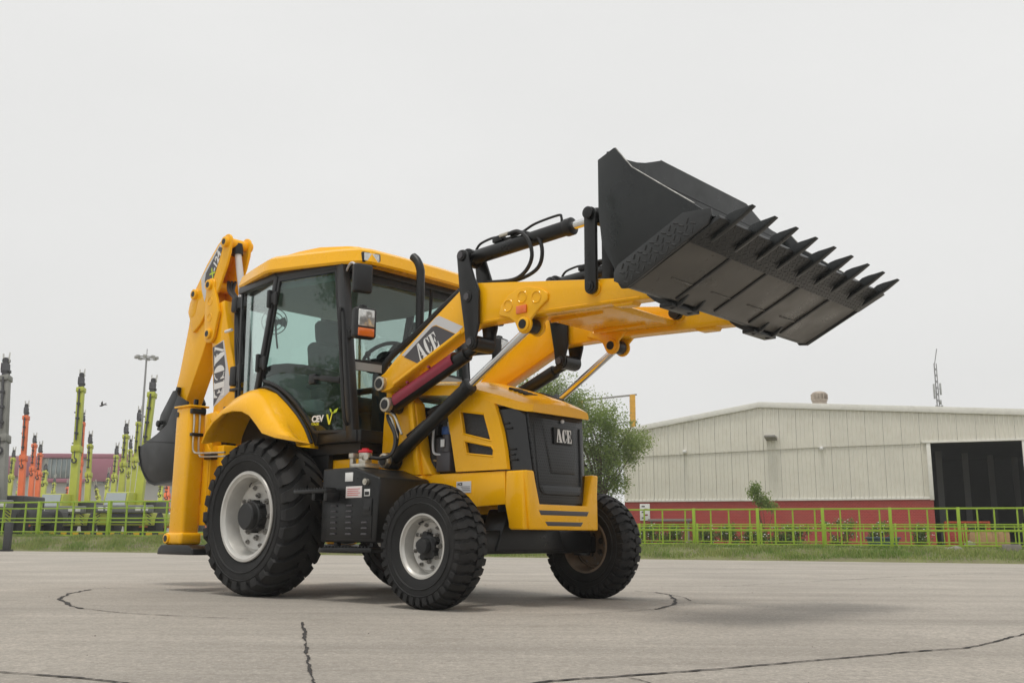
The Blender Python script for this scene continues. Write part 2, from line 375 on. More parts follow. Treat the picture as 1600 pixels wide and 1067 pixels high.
# round repaired slab under the machine, with its broken rim, and the tar-filled joints
CX, CY, CR = -1.08, 8.25, 2.52
CONC2 = CONC
JNT = mat('joint_tar', (.035, .032, .030), .9, var=.4, vs=20)
def ribbon(name, pts, wd, m, z, seed=0, jit=.6):
    rg = random.Random(seed); P_ = [Vector((p[0], p[1])) for p in pts]; Q = []
    for i in range(len(P_) - 1):
        L_ = (P_[i + 1] - P_[i]).length; k = max(2, int(L_ / .022))
        for j in range(k): Q.append(P_[i].lerp(P_[i + 1], j / k))
    Q.append(P_[-1]); V, F_ = [], []; w1 = 0; wob = 0
    for i, p in enumerate(Q):
        d = (Q[min(i + 1, len(Q) - 1)] - Q[max(i - 1, 0)]).normalized(); n_ = Vector((-d.y, d.x))
        w1 = w1 * .55 + rg.uniform(-1, 1) * .45; wob = wob * .88 + rg.uniform(-1, 1) * .22
        ww = wd * (1 + jit * 2 * w1) * .5; c = p + n_ * wob * wd * 1.2
        if i in (0, len(Q) - 1): ww = .0005
        V += [(c.x + n_.x * ww, c.y + n_.y * ww, z), (c.x - n_.x * ww, c.y - n_.y * ww, z)]
        if i: F_.append((2 * i - 2, 2 * i - 1, 2 * i + 1, 2 * i))
    return tag(np_mesh(name, V, F_, m), kind='structure')
def gp_(px, py):
    r = ray(px, py); t = -CAM_H / r.z; return (r.x * t, r.y * t)
ribbon('pavement_joint', [gp_(-60, 1044), gp_(0, 1050), gp_(60, 1054), gp_(120, 1059), gp_(210, 1069), gp_(330, 1090)], .015, JNT, .004, 1)
ribbon('pavement_joint', [gp_(472, 972), gp_(476, 995), gp_(482, 1030), gp_(489, 1066), gp_(500, 1110)], .013, JNT, .004, 2)
ribbon('pavement_joint', [gp_(780, 1076), gp_(860, 1064), gp_(1000, 1055), gp_(1150, 1043), gp_(1290, 1030), gp_(1440, 1017), gp_(1510, 1013), gp_(1560, 1001), gp_(1640, 981), gp_(1760, 960)], .016, JNT, .004, 3)
ribbon('pavement_crack', [gp_(965, 1056), gp_(1000, 1062), gp_(1030, 1072)], .006, JNT, .003, 4)
cr = [gp_(195, 917), gp_(140, 921), gp_(105, 928), gp_(90, 936), gp_(103, 944), gp_(130, 951), gp_(185, 957), gp_(235, 960), gp_(310, 964), gp_(390, 967)]
ribbon('pavement_crack', cr[1:6], .026, JNT, .004, 5, .6); ribbon('pavement_crack', cr[5:], .010, JNT, .004, 6, .8); ribbon('pavement_crack', cr[:2], .010, JNT, .004, 7, .8)
ribbon('pavement_crack', [gp_(985, 923), gp_(1020, 925), gp_(1045, 929), gp_(1058, 937), gp_(1050, 945), gp_(1022, 952)], .022, JNT, .004, 8, .6)
ribbon('pavement_crack', [gp_(1045, 929), gp_(1072, 934), gp_(1080, 939)], .012, JNT, .004, 9, .6)
ribbon('pavement_crack', [gp_(1022, 952), gp_(940, 958), gp_(820, 964)], .006, JNT, .004, 10, .8)
ribbon('pavement_crack', [gp_(1130, 916), gp_(1280, 908), gp_(1420, 900), gp_(1600, 893)], .012, JNT, .004, 11, .9)
ribbon('pavement_crack', [gp_(0, 963), gp_(120, 960), gp_(185, 957)], .005, JNT, .004, 12, .9)
ribbon('pavement_crack', [gp_(1060, 940), gp_(1200, 948), gp_(1350, 955), gp_(1480, 956)], .004, JNT, .004, 13, .9)
# loose grit
rg = random.Random(11); V, F_ = [], []
for k in range(260):
    X_ = rg.uniform(-7, 9); Y_ = rg.uniform(3.2, 18); s_ = rg.choice((.002, .003, .003, .004, .006)); b0 = len(V)
    for q in range(3):
        a = rg.uniform(0, .8) + q * 2.1; V.append((X_ + s_ * math.cos(a), Y_ + s_ * math.sin(a), .0))
    V.append((X_, Y_, s_ * .9)); F_ += [(b0, b0 + 1, b0 + 3), (b0 + 1, b0 + 2, b0 + 3), (b0 + 2, b0, b0 + 3)]
tag(np_mesh('grit', V, F_, mat('grit_stone', (.10, .09, .08), .9)), kind='stuff', label='small dark grit scattered over the concrete')
# grass on the verge
def leaf_mat(name, c1, c2, tr=.35):
    m = bpy.data.materials.new(name); m.use_nodes = True; n = m.node_tree; N = n.nodes; L = n.links; b = N['Principled BSDF']
    b.inputs['Roughness'].default_value = .6; b.inputs['Specular IOR Level'].default_value = .25
    g = N.new('ShaderNodeNewGeometry'); tc = N.new('ShaderNodeTexCoord'); t = N.new('ShaderNodeTexNoise'); t.inputs['Scale'].default_value = .7; t.inputs['Detail'].default_value = 4
    L.new(tc.outputs['Object'], t.inputs['Vector'])
    a = N.new('ShaderNodeMath'); a.operation = 'MULTIPLY_ADD'; a.inputs[1].default_value = .55; L.new(g.outputs['Random Per Island'], a.inputs[0])
    r = N.new('ShaderNodeMapRange'); r.inputs[1].default_value = .35; r.inputs[2].default_value = .65; r.inputs[4].default_value = .5; L.new(t.outputs[0], r.inputs[0]); L.new(r.outputs[0], a.inputs[2])
    x = N.new('ShaderNodeMixRGB'); x.inputs[1].default_value = (*c1, 1); x.inputs[2].default_value = (*c2, 1); L.new(a.outputs[0], x.inputs[0]); L.new(x.outputs[0], b.inputs['Base Color'])
    tl = N.new('ShaderNodeBsdfTranslucent'); L.new(x.outputs[0], tl.inputs[0]); mx_ = N.new('ShaderNodeMixShader'); mx_.inputs[0].default_value = tr
    L.new(b.outputs[0], mx_.inputs[1]); L.new(tl.outputs[0], mx_.inputs[2]); L.new(mx_.outputs[0], N['Material Output'].inputs[0]); return m
GR1 = leaf_mat('verge_grass', (.11, .24, .03), (.40, .42, .15))
def grass(name, label, n, t0, t1, o0, o1, h0, h1, m, seed):
    rg = np.random.default_rng(seed); t = rg.uniform(t0, t1, n); o = o0 + (o1 - o0) * rg.random(n) ** 1.0
    clump = .5 + .5 * np.sin(t * 1.7 + 3 * np.sin(t * .6)) * np.sin(o * 3.1 + t * .9); keep = rg.random(n) < .35 + .65 * clump
    t, o, clump = t[keep], o[keep], clump[keep]; n = len(t)
    x = EA[0] + ED.x * t + EN.x * o; y = EA[1] + ED.y * t + EN.y * o
    zt_ = np.interp(o, [p[0] for p in prof_off], [p[1] for p in prof_off]); kk = np.interp(o, [p[0] for p in prof_off], [p[2] for p in prof_off]); hh_ = np.array([hz(v) for v in t])
    z = zt_ * (1 - kk) + hh_ * kk - .02
    h = (h0 + (h1 - h0) * rg.random(n)) * (.55 + .7 * clump) * np.clip((o + .1) / .5, .35, 1); a = rg.uniform(0, 2 * np.pi, n); w_ = rg.uniform(.006, .013, n); ln = rg.uniform(.1, .6, n) * h; b_ = rg.uniform(0, 2 * np.pi, n)
    v = np.zeros((n, 4, 3)); dx, dy = np.cos(a) * w_, np.sin(a) * w_
    v[:, 0] = np.stack([x - dx, y - dy, z], 1); v[:, 1] = np.stack([x + dx, y + dy, z], 1)
    v[:, 2] = np.stack([x + dx * .6 + np.cos(b_) * ln * .4, y + dy * .6 + np.sin(b_) * ln * .4, z + h * .6], 1); v[:, 3] = np.stack([x + np.cos(b_) * ln, y + np.sin(b_) * ln, z + h], 1)
    me = bpy.data.meshes.new(name); me.vertices.add(n * 4); me.vertices.foreach_set('co', v.reshape(-1))
    tri = np.stack([np.arange(n) * 4 + k for k in (0, 1, 2, 0, 2, 3)], 1).reshape(-1); me.loops.add(len(tri)); me.loops.foreach_set('vertex_index', tri.astype(np.int32))
    me.polygons.add(n * 2); me.polygons.foreach_set('loop_start', (np.arange(n * 2) * 3).astype(np.int32)); me.polygons.foreach_set('loop_total', np.full(n * 2, 3, np.int32)); me.update(); me.validate(); me.materials.append(m)
    o_ = link(name, me); tag(o_, label, 'grass', kind='stuff'); return o_
grass('grass', 'rough green and straw coloured grass along the concrete edge', 110000, -9, 37, -.02, 2.6, .05, .16, GR1, 1)
# ================================================================== the backhoe loader (own frame: x forward, y left, z up, origin under the rear axle)
LOADER_A = 0.726
root = empty('backhoe_loader', (-1.55, 9.5368, 0), -LOADER_A)
tag(root, 'yellow backhoe loader with raised black front bucket standing on the concrete', 'backhoe loader')

# ---------------- wheels
def make_wheel(name, c, sgn, Ro, wd, rr, rim_y, lugs, lug_h, style, m_rim, steer=0.0, hubr=.10, bolts=8):
    """c: wheel centre, sgn -1 for the near side; rim_y: how far the rim lip sits outside the centre plane"""
    wh = empty(name, c); wh.parent = root; wh.rotation_euler = (0, 0, steer)
    hw = wd / 2; Rc = Ro - lug_h
    mb = MB()
    def crown(y): return Rc - .10 * Rc * (abs(y) / hw) ** 3.0 * .9
    prof = []
    ys = [hw * math.sin(R(a)) for a in range(-62, 63, 8)]
    side = [(rr * .985, hw * .74), (rr * 1.03, hw * .80), (rr * 1.10, hw * .84), (rr + (Rc - rr) * .32, hw * .955), (rr + (Rc - rr) * .52, hw * 1.0), (rr + (Rc - rr) * .70, hw * .985)]
    prof = [(r, -y) for r, y in side] + [(crown(y), y) for y in ys] + [(r, y) for r, y in side[::-1]]
    mb.lathe(prof, (0, 0, 0), 72)
    # bead ring lines on the side walls
    for q in (-1, 1):
        for fr_, t in ((.40, .006), (.62, .005)):
            r0 = rr + (Rc - rr) * fr_; y0 = hw * (.985 if fr_ < .5 else 1.0)
            mb.lathe([(r0 - .008, (y0 - .004) * q), (r0, (y0 + t) * q), (r0 + .008, (y0 - .004) * q)], (0, 0, 0), 72)
    # lugs swept over the tread
    for q in (-1, 1):
        for i in range(lugs):
            a0 = 2 * math.pi * (i + (.5 if q > 0 else 0)) / lugs
            da = 2 * math.pi / lugs
            rows = []
            if style == 'bar':
                st = [(1.0, .72, .0), (.99, .84, .0), (.90, .965, .04), (.72, 1, .16), (.45, 1, .48), (.16, 1, .86), (-.10, 1, 1.1)]
                wid = [.25, .28, .32, .33, .33, .33, .24]
            else:
                st = [(1.0, .74, 0), (.99, .86, 0), (.90, .965, 0), (.66, 1, .03), (.52, 1, .16), (.34, 1, .16), (.20, 1, .05), (.04, 1, .05)]
                wid = [.26, .29, .31, .31, .31, .33, .33, .30]
            b = bmesh.new(); V = []
            for (fy, fr_, sk), wv in zip(st, wid):
                y = fy * hw * q * (1.0 if fr_ >= .95 else 1.015)
                rb = (rr + (Rc - rr) * fr_) if fr_ < .95 else crown(y)
                if fr_ < .95: top_r = rb + lug_h * .45; y_t = y * 1.03
                else: top_r = rb + lug_h * (1.0 if fr_ >= 1 else .85); y_t = y
                a = a0 + da * sk
                ln = []
                for (rv_, yv, ww) in ((rb - .02, y, wv * 1.12), (top_r, y_t, wv), (top_r, y_t, -wv), (rb - .02, y, -wv * 1.12)):
                    an = a + ww * da
                    ln.append(b.verts.new((rv_ * math.cos(an), yv, rv_ * math.sin(an))))
                V.append(ln)
            for k in range(len(V) - 1):
                for e in range(3): b.faces.new((V[k][e], V[k][e + 1], V[k + 1][e + 1], V[k + 1][e]))
            b.faces.new(V[0]); b.faces.new(V[-1][::-1])
            mb._merge(b)
    mb.build('tyre', RUB, wh, ang=28)
    s = sgn
    # rim: lip, drop and disc (dished)
    mb = MB(); d = rim_y; disc = d - (.135 if Ro > .6 else .09)
    mb.lathe([(rr * 1.06, d - .030), (rr * 1.075, d - .008), (rr * 1.06, d), (rr * 1.00, d), (rr * .965, d - .016), (rr * .93, d - .022), (rr * .90, d - .05), (rr * .865, disc - .01), (rr * .80, disc - .012), (rr * .795, disc + .006), (rr * .775, disc + .010), (rr * .70, disc), (rr * .10, disc), (0, disc)], (0, 0, 0), 56, s)
    mb.lathe([(rr * 1.06, -d + .03), (rr * 1.07, -d), (rr * .99, -d), (rr * .93, -d + .03), (rr * .88, disc - .04), (rr * .86, disc - .02)], (0, 0, 0), 56, s)
    rim = mb.build('rim', m_rim, wh)
    # bolts
    nb = 8
    for k in range(bolts):
        a = 2 * math.pi * (k + .3) / bolts; r_ = rr * .70
        MB().cyl((r_ * math.cos(a), s * disc, r_ * math.sin(a)), (r_ * math.cos(a), s * (disc + .018), r_ * math.sin(a)), .020 if Ro > .6 else .014, n=6).cyl((r_ * math.cos(a), s * (disc + .016), r_ * math.sin(a)), (r_ * math.cos(a), s * (disc + .030), r_ * math.sin(a)), .008, n=8).build('bolt', BOLT, wh)
    for k in range(nb):
        a = 2 * math.pi * k / nb; r_ = rr * .50
        MB().cyl((r_ * math.cos(a), s * disc, r_ * math.sin(a)), (r_ * math.cos(a), s * (disc + .024), r_ * math.sin(a)), .024 if Ro > .6 else .016, n=6).cyl((r_ * math.cos(a), s * (disc + .022), r_ * math.sin(a)), (r_ * math.cos(a), s * (disc + .04), r_ * math.sin(a)), .010, n=8).build('wheel_nut', BOLT, wh)
    # hub
    mb = MB()
    if Ro > .6:
        mb.lathe([(0, d + .005), (hubr * .9, d + .005), (hubr, d - .006), (hubr * 1.02, d - .05), (hubr * 1.12, d - .06), (hubr * 1.12, disc)], (0, 0, 0), 32, s)
        for k in range(8):
            a = 2 * math.pi * k / 8
            mb.box((hubr * 1.08 * math.cos(a), s * (d - .10), hubr * 1.08 * math.sin(a)), (.035, .07, .035), .006, Matrix.Rotation(-a, 3, 'Y'))
    else:
        mb.lathe([(0, d + .005), (hubr * .62, d + .003), (hubr * .68, d - .01), (hubr * .70, d - .04), (hubr, d - .05), (hubr * 1.02, d - .085), (hubr * 1.1, disc)], (0, 0, 0), 28, s)
        for k in range(5):
            a = 2 * math.pi * k / 5 + .5
            mb.cyl((hubr * .95 * math.cos(a), s * disc, hubr * .95 * math.sin(a)), (hubr * .95 * math.cos(a), s * (d - .045), hubr * .95 * math.sin(a)), .028, n=10)
    mb.build('hub', PLAS, wh)
    if sgn < 0:   # valve stem
        MB().tube([(-.12 * rr / .37, s * (disc + .01), .80 * rr), (-.05, s * (disc + .07), .74 * rr), (-.02, s * (disc + .09), .70 * rr)], .006, 6, 3).build('valve', PLAS, wh)
    return wh
RW, FW = .685, .452
make_wheel('rear_wheel', (0, -.925, .672), -1, RW, .43, .362, .195, 26, .034, 'bar', SIL, hubr=.115)
make_wheel('rear_wheel', (0, .85, .672), 1, RW, .43, .362, .195, 26, .034, 'bar', SIL, hubr=.115)
make_wheel('front_wheel', (2.19, -.985, .441), -1, FW, .27, .218, .113, 36, .019, 'block', SIL, steer=R(0), hubr=.085)
make_wheel('front_wheel', (2.19, .935, .441), 1, FW, .27, .218, .113, 36, .019, 'block', RUST, steer=R(0), hubr=.085)

# ---------------- chassis, axles
mb = MB()
for s in (-1, 1): mb.bb(-.95, 2.40, .30 * s, .44 * s, .76, 1.005, .012)
mb.bb(-1.0, 1.0, -.62, .62, 1.02, 1.16, .02); mb.bb(.3, 1.55, -.50, .50, .70, 1.0, .02)
mb.bb(-1.02, -.90, -.80, .80, .55, 1.36, .015)
mb.build('chassis', YEL, root)
mb = MB(); mb.bb(2.10, 2.28, -.80, .80, .38, .56, .02).prism([(-.42, .40), (.42, .40), (.28, .72), (-.28, .72)], 'x', 2.08, 2.30, .015)
for s in (-1, 1): mb.cyl((2.19, .78 * s, .36), (2.19, .78 * s, .60), .07, n=16).bb(2.12, 2.26, .76 * s, .90 * s, .38, .52, .02)
mb.cyl((2.02, -.74, .47), (2.02, .74, .47), .03, n=10)
mb.build('front_axle', BLK, root)
mb = MB(); mb.cyl((0, -.80, .672), (0, .80, .672), .12, n=18).sph((0, 0, .672), .24, (1, 1, 1), 18).bb(-.16, .16, -.45, -.30, .60, .95, .02).bb(-.16, .16, .30, .45, .60, .95, .02)
mb.cyl((.2, 0, .62), (1.5, 0, .62), .05, n=10).bb(.5, 1.3, -.35, .35, .48, .85, .03)
mb.build('rear_axle', BLK, root)
MB().prism([(1.30, 1.0), (2.41, 1.0), (2.42, .75), (2.10, .735), (1.80, .77), (1.62, .80), (1.40, .82)], 'y', -.455, -.435, .008).build('side_rail', YEL, root)
MB().prism([(1.30, 1.0), (2.41, 1.0), (2.42, .75), (2.10, .735), (1.80, .77), (1.62, .80), (1.40, .82)], 'y', .435, .455, .008).build('side_rail', YEL, root)
pl = MB().bb(1.90, 2.06, -.4595, -.4555, .845, .935, .001).build('rating_plate', SILV, root)
text('plate_print', 'ACE', (1.91, -.4605, .905), (1, 0, 0), (0, 0, 1), .022, PLAS, pl, .0004, bold=.001)
for k in range(3): MB().bb(1.95 + .01 * k, 2.05, -.4608, -.4598, .892 - .014 * k, .8955 - .014 * k).build('plate_print', GRYV, pl)

# ---------------- side box (battery and tank) with step
def side_box(s):
    # top slopes down towards the front
    P = [(.895, .46), (1.575, .46), (1.60, .955), (1.29, 1.045), (.895, 1.045)]
    mb = MB(); mb.prism(P, 'y', -1.0 * -s * -1 if 0 else 1.0 * s, .46 * s, .018, 3)
    o = mb.build('side_box', BLK, root)
    f = 1.0 * s
    MB().bb(.93, 1.53, f, f + .006 * s, .485, .80, .003).build('vent_panel', BLK, o)
    for cx, n0 in ((1.07, 6), (1.26, 6), (1.45, 3)):
        for k in range(n0):
            z = .525 + k * .044
            mb = MB(); mb.prism([(cx - .036, z - .006), (cx + .036, z - .006), (cx + .03, z + .007), (cx - .03, z + .007)], 'y', f + .004 * s, f + .018 * s, .004)
            mb.build('louvre', GRYV, o)
    mb = MB(); mb.bb(1.43, 1.53, f, f + .012 * s, .665, .79, .004).bb(1.445, 1.515, f, f + .018 * s, .70, .735, .003); mb.build('latch', PLAS, o)
    if s < 0:
        MB().bb(1.19, 1.285, f - .004, f, .935, 1.005, .001).build('sticker', WHT, o)
        st = MB().bb(1.205, 1.40, f - .004, f, .805, .895, .001).build('sticker', mat('pink_white_sticker', (.70, .64, .63), .45), o)
        MB().bb(1.43, 1.495, f - .004, f, .815, .87, .001).build('sticker', WHT, o)
        MB().bb(1.437, 1.488, f - .006, f - .002, .822, .850, .001).build('sticker', PLAS, o)
        for k in range(4): MB().bb(1.225, 1.38 - .02 * (k % 2), f - .0055, f - .0035, .872 - k * .016, .876 - k * .016).build('sticker', REDC, o)
        MB().cyl((1.46, f, .925), (1.46, f - .03, .925), .025, n=14).cyl((1.46, f - .03, .925), (1.46, f - .036, .925), .012, n=10).build('lock', STEEL, o)
    mb = MB(); mb.bb(.70, 1.13, f + .02 * s, f + .14 * s, .845, .875, .004).bb(.92, .96, f, f + .12 * s, .79, .85, .004).bb(1.085, 1.13, f, f + .13 * s, .78, .85, .004)
    for k in range(12): mb.bb(.70 + k * .036, .718 + k * .036, f + .03 * s, f + .13 * s, .873, .887, .003)
    mb.build('step', BLK, root)
    mb = MB(); mb.bb(.95, 1.55, f - .12 * s, f + .02 * s, .385, .42, .005).bb(1.0, 1.04, f - .1 * s, f - .06 * s, .41, .47).bb(1.44, 1.48, f - .1 * s, f - .06 * s, .41, .47)
    for k in range(14): mb.bb(.97 + k * .041, .99 + k * .041, f - .11 * s, f + .015 * s, .418, .43, .003)
    mb.build('step', BLK, root)
side_box(-1); side_box(1)
mb = MB(); mb.bb(1.12, 1.30, -.90, -.74, 1.047, 1.085, .006).bb(1.17, 1.25, -.86, -.78, 1.08, 1.14, .01).cyl((1.21, -.82, 1.13), (1.21, -.82, 1.175), .055, n=18, bev=.006).bb(1.06, 1.10, -.86, -.82, 1.05, 1.15, .006).bb(1.055, 1.115, -.87, -.81, 1.13, 1.175, .008)
mb.cyl((1.24, -.86, 1.13), (1.30, -.89, 1.13), .02, n=10)
fl = mb.build('hydraulic_filter', STEEL, root)
MB().cyl((1.21, -.82, 1.170), (1.21, -.82, 1.195), .058, n=18, bev=.008).cyl((1.21, -.82, 1.19), (1.21, -.82, 1.21), .03, n=12).build('cap', REDC, fl)
MB().tube([(1.24, -.82, 1.14), (1.32, -.74, 1.13), (1.36, -.66, 1.18), (1.34, -.62, 1.32), (1.26, -.62, 1.45), (1.22, -.60, 1.50)], .016, 8).build('hose', PLAS, root)
MB().tube([(1.30, -.60, 1.16), (1.33, -.585, 1.28), (1.32, -.58, 1.42), (1.28, -.58, 1.50), (1.25, -.58, 1.52)], .013, 8).build('hose', PLAS, root)
MB().tube([(1.22, -.60, 1.50), (1.27, -.60, 1.47), (1.31, -.60, 1.38), (1.35, -.60, 1.30)], .011, 8).build('hose', STEEL, root)
MB().tube([(1.25, -.60, 1.52), (1.31, -.60, 1.48), (1.36, -.60, 1.40), (1.40, -.60, 1.33)], .011, 8).build('hose', STEEL, root)

# ---------------- hood, engine bay, grille, bumper
def hood_ring(x, hw, ze, zc, th=.05):
    """half-width hw, edge height ze, centre height zc"""
    r = [(x, -hw, ze - th), (x, -hw, ze - .012), (x, -hw * .965, ze + .012)]
    for t in (-.86, -.70, -.45, -.2, 0, .2, .45, .70, .86): r.append((x, hw * t, ze + .014 + (zc - ze - .014) * (1 - (abs(t) / .965) ** 2.4)))
    r += [(x, hw * .965, ze + .012), (x, hw, ze - .012), (x, hw, ze - th), (x, hw * .9, ze - th), (x, -hw * .9, ze - th)]
    return r
mb = MB()
mb.loft([hood_ring(1.16, .47, 1.735, 1.80, .075), hood_ring(1.50, .47, 1.735, 1.815, .075), hood_ring(1.95, .47, 1.685, 1.765, .07), hood_ring(2.30, .455, 1.585, 1.665, .06), hood_ring(2.48, .425, 1.525, 1.60, .055), hood_ring(2.56, .39, 1.50, 1.565, .05), hood_ring(2.60, .35, 1.488, 1.53, .04)])
hood = mb.build('hood', YEL, root, 24)
for q in (-1, 1):
    for k in range(4):
        x = 2.27 + k * .05; z = 1.665 - (x - 2.30) * .361 - .008
        MB().box((x, q * .17, z), (.028, .15, .020), .004, Matrix.Rotation(R(19), 3, 'Y')).build('hood_louvre', PLAS, hood)
mb = MB(); mb.bb(1.30, 2.45, -.33, .33, .98, 1.52, .02)
mb.build('engine_block', ENG, root)
def side_panel(s):
    y0, y1 = .425 * s, .462 * s
    outer = [(1.775, 1.535), (1.90, 1.615), (1.97, 1.632), (2.30, 1.525), (2.345, 1.42), (2.385, 1.30), (2.42, 1.15), (2.44, 1.012), (1.895, 1.012)]
    w1 = [(1.925, 1.495), (2.195, 1.450), (2.275, 1.235), (1.965, 1.31)]
    w2 = [(1.978, 1.255), (2.275, 1.195), (2.300, 1.165), (2.295, 1.115), (2.005, 1.150)]
    # panel body with two real openings
    b = bmesh.new()
    import mathutils.geometry as mg
    loops = [[Vector((p[0], 0, p[1])) for p in L] for L in (outer, w1, w2)]
    tr = mg.tessellate_polygon([[Vector((v.x, v.z, 0)) for v in L] for L in loops])
    allv = [v for L in loops for v in L]
    va = [b.verts.new((v.x, y1, v.z)) for v in allv]; vb = [b.verts.new((v.x, y0, v.z)) for v in allv]
    for t in tr:
        b.faces.new([va[i] for i in t]); b.faces.new([vb[i] for i in t][::-1])
    k = 0
    for L in loops:
        n = len(L)
        for i in range(n):
            a, c = k + i, k + (i + 1) % n
            b.faces.new((va[a], va[c], vb[c], vb[a]))
        k += n
    mb = MB(); mb._merge(b)
    # raised lip round the windows
    for W in (w1, w2):
        cx = sum(p[0] for p in W) / len(W); cz = sum(p[1] for p in W) / len(W)
        for i in range(len(W)):
            p, q = W[i], W[(i + 1) % len(W)]
            mb.tube([(p[0], y1 - .004 * s, p[1]), (q[0], y1 - .004 * s, q[1])], .009, 6, 1)
    o = mb.build('engine_side_panel', YEL, root, 30)
    for W in (w1, w2):
        MB().prism([((p[0] - sum(q[0] for q in W) / len(W)) * 1.08 + sum(q[0] for q in W) / len(W), (p[1] - sum(q[1] for q in W) / len(W)) * 1.08 + sum(q[1] for q in W) / len(W)) for p in W], 'y', y0 - .004 * s, y0 - .010 * s).build('mesh_insert', GRL2, o)
def mesh_mat():
    m = mat('fine_mesh', (.03, .03, .031), .55, var=.4, vs=60); return m
GRL2 = mesh_mat()
side_panel(-1); side_panel(1)
# engine pieces seen in the open bay
ex = MB().tube([(1.50, -.38, 1.52), (1.62, -.39, 1.55), (1.80, -.38, 1.50)], .03, 8).cyl((1.56, -.36, 1.05), (1.56, -.36, 1.30), .05, n=12).bb(1.50, 1.62, -.40, -.34, 1.32, 1.42, .01).build('engine_ducts', ENG, root)
eb = MB().bb(1.64, 1.80, -.44, -.30, 1.02, 1.18, .015).bb(1.62, 1.70, -.42, -.33, 1.16, 1.30, .01).cyl((1.74, -.40, 1.18), (1.74, -.40, 1.40), .045, n=14).build('fuel_pump', GRYV, root)
MB().cyl((1.74, -.41, 1.32), (1.74, -.41, 1.385), .048, n=14, bev=.006).build('filter_band', mat('blue_paint', (.03, .09, .28), .4), eb)
MB().bb(1.715, 1.755, -.462, -.456, 1.22, 1.28).build('sticker', WHT, eb)
MB().tube([(1.68, -.42, 1.46), (1.63, -.43, 1.44), (1.61, -.44, 1.36), (1.605, -.44, 1.22), (1.63, -.44, 1.17), (1.70, -.43, 1.16)], .010, 8).build('fuel_pipe', SILV, eb)
MB().tube([(1.72, -.42, 1.50), (1.78, -.43, 1.46), (1.80, -.43, 1.40)], .007, 6).tube([(1.82, -.42, 1.30), (1.79, -.43, 1.34), (1.77, -.43, 1.42)], .010, 6).tube([(1.60, -.42, 1.12), (1.68, -.43, 1.11), (1.74, -.43, 1.13)], .009, 6).build('fuel_pipe', STEEL, eb)

# black surround and grille
mb = MB()
def gr_ring(z, xs, hw, k):   # k = set back of the side
    return [(2.30, -(hw + .075), z), (2.36, -(hw + .074), z), (xs - .055, -(hw + .055), z), (xs - .012, -(hw + .018), z), (xs, -hw + .03, z), (xs, hw - .03, z), (xs - .012, hw + .018, z), (xs - .055, hw + .055, z), (2.36, hw + .074, z), (2.30, hw + .075, z)]
mb.loft([gr_ring(.70, 2.575, .335, 0), gr_ring(1.0, 2.56, .345, 0), gr_ring(1.25, 2.54, .352, 0), gr_ring(1.475, 2.525, .358, 0)])
gs = mb.build('grille_surround', GBLK, root, 40)
for s in (-1, 1):
    for k in range(8):
        z = 1.36 - k * .04
        xe = 2.44 - .09 * max(0, (z - 1.0) / .4) + .012
        if k in (0, 1, 5, 6, 7): MB().bb(xe + .01, xe + .06 + .02 * (k % 2), .430 * s, .4365 * s, z, z + .014, .002).build('side_slot', ENG, gs)
def gp(y, z, off=0.0):   # point on the sloped grille face
    x = 2.525 + (1.475 - z) * .072 + .012 + off
    return (x, y, z)
mb = MB()
face = [(-.345, 1.455), (.345, 1.455), (.275, .765), (-.275, .765)]
mb.loft([[gp(y, z, -.02) for y, z in face], [gp(y, z, .006) for y, z in face]], bev=.008)
grl = mb.build('grille', GRL, root)
def pad(pts, o0, o1, name, m, par, bev=.01):
    cy = sum(p[0] for p in pts) / len(pts); cz = sum(p[1] for p in pts) / len(pts)
    MB().loft([[gp(y, z, o0) for y, z in pts], [gp(cy + (y - cy) * .94, cz + (z - cz) * .96, o1) for y, z in pts]], bev=bev).build(name, m, par)
pad([(-.20, 1.43), (.27, 1.43), (.19, .99), (-.115, .99)], .004, .018, 'grille_panel', GRL, grl)
pad([(-.26, .905), (.26, .905), (.245, .825), (-.235, .825)], .004, .022, 'grille_panel', GRL, grl)
MB().tube([gp(-.285, 1.37, .008), gp(-.275, 1.15, .008), gp(-.262, .93, .010), gp(-.245, .86, .012), gp(-.20, .835, .02)], .007, 6).build('grille_trim', PLAS, grl)
MB().tube([gp(.285, 1.37, .008), gp(.275, 1.15, .008), gp(.262, .93, .010), gp(.245, .86, .012), gp(.20, .835, .02)], .007, 6).build('grille_trim', PLAS, grl)
MB().loft([[gp(y, z, .02) for y, z in ((-.075, 1.355), (.16, 1.355), (.16, 1.225), (-.075, 1.225))], [gp(y, z, .036) for y, z in ((-.075, 1.355), (.16, 1.355), (.16, 1.225), (-.075, 1.225))]], bev=.003).build('badge', PLAS, grl)
mb = MB(); O = Vector(gp(-.052, 1.237, .0375)); glyphs(mb, 'ACE', O, (0, 1, 0), (-.072, 0, 1), .105, .05, .72, .004); mb.build('badge_letters', WHT, grl)
MB().sph(gp(.045, 1.408, .03), .016).build('grille_latch', SILV, grl)

mb = MB()
body = [(-.405, .562), (.405, .562), (.420, .70), (.442, 1.0), (.366, 1.0), (.345, .93), (.292, .752), (-.292, .752), (-.345, .93), (-.362, 1.0), (-.455, 1.0), (-.425, .70)]
mb.prism(body, 'x', 2.47, 2.625, .014, 3)
for s in (-1, 1):
    mb.prism([(2.425, 1.0), (2.60, 1.0), (2.605, .562), (2.465, .562), (2.415, .75)], 'y', .40 * s, .462 * s, .014, 3)
mb.bb(2.40, 2.50, -.40, .40, .575, .74, .01)
bump = mb.build('front_bumper', YEL, root)
for (z0, z1, h0, h1) in ((.672, .708, .285, .31), (.592, .624, .205, .235)):
    MB().prism([(-h0, z0), (h0, z0), (h1, z1), (-h1, z1)], 'x', 2.60, 2.6275, .003).build('air_slit', GRYV, bump)

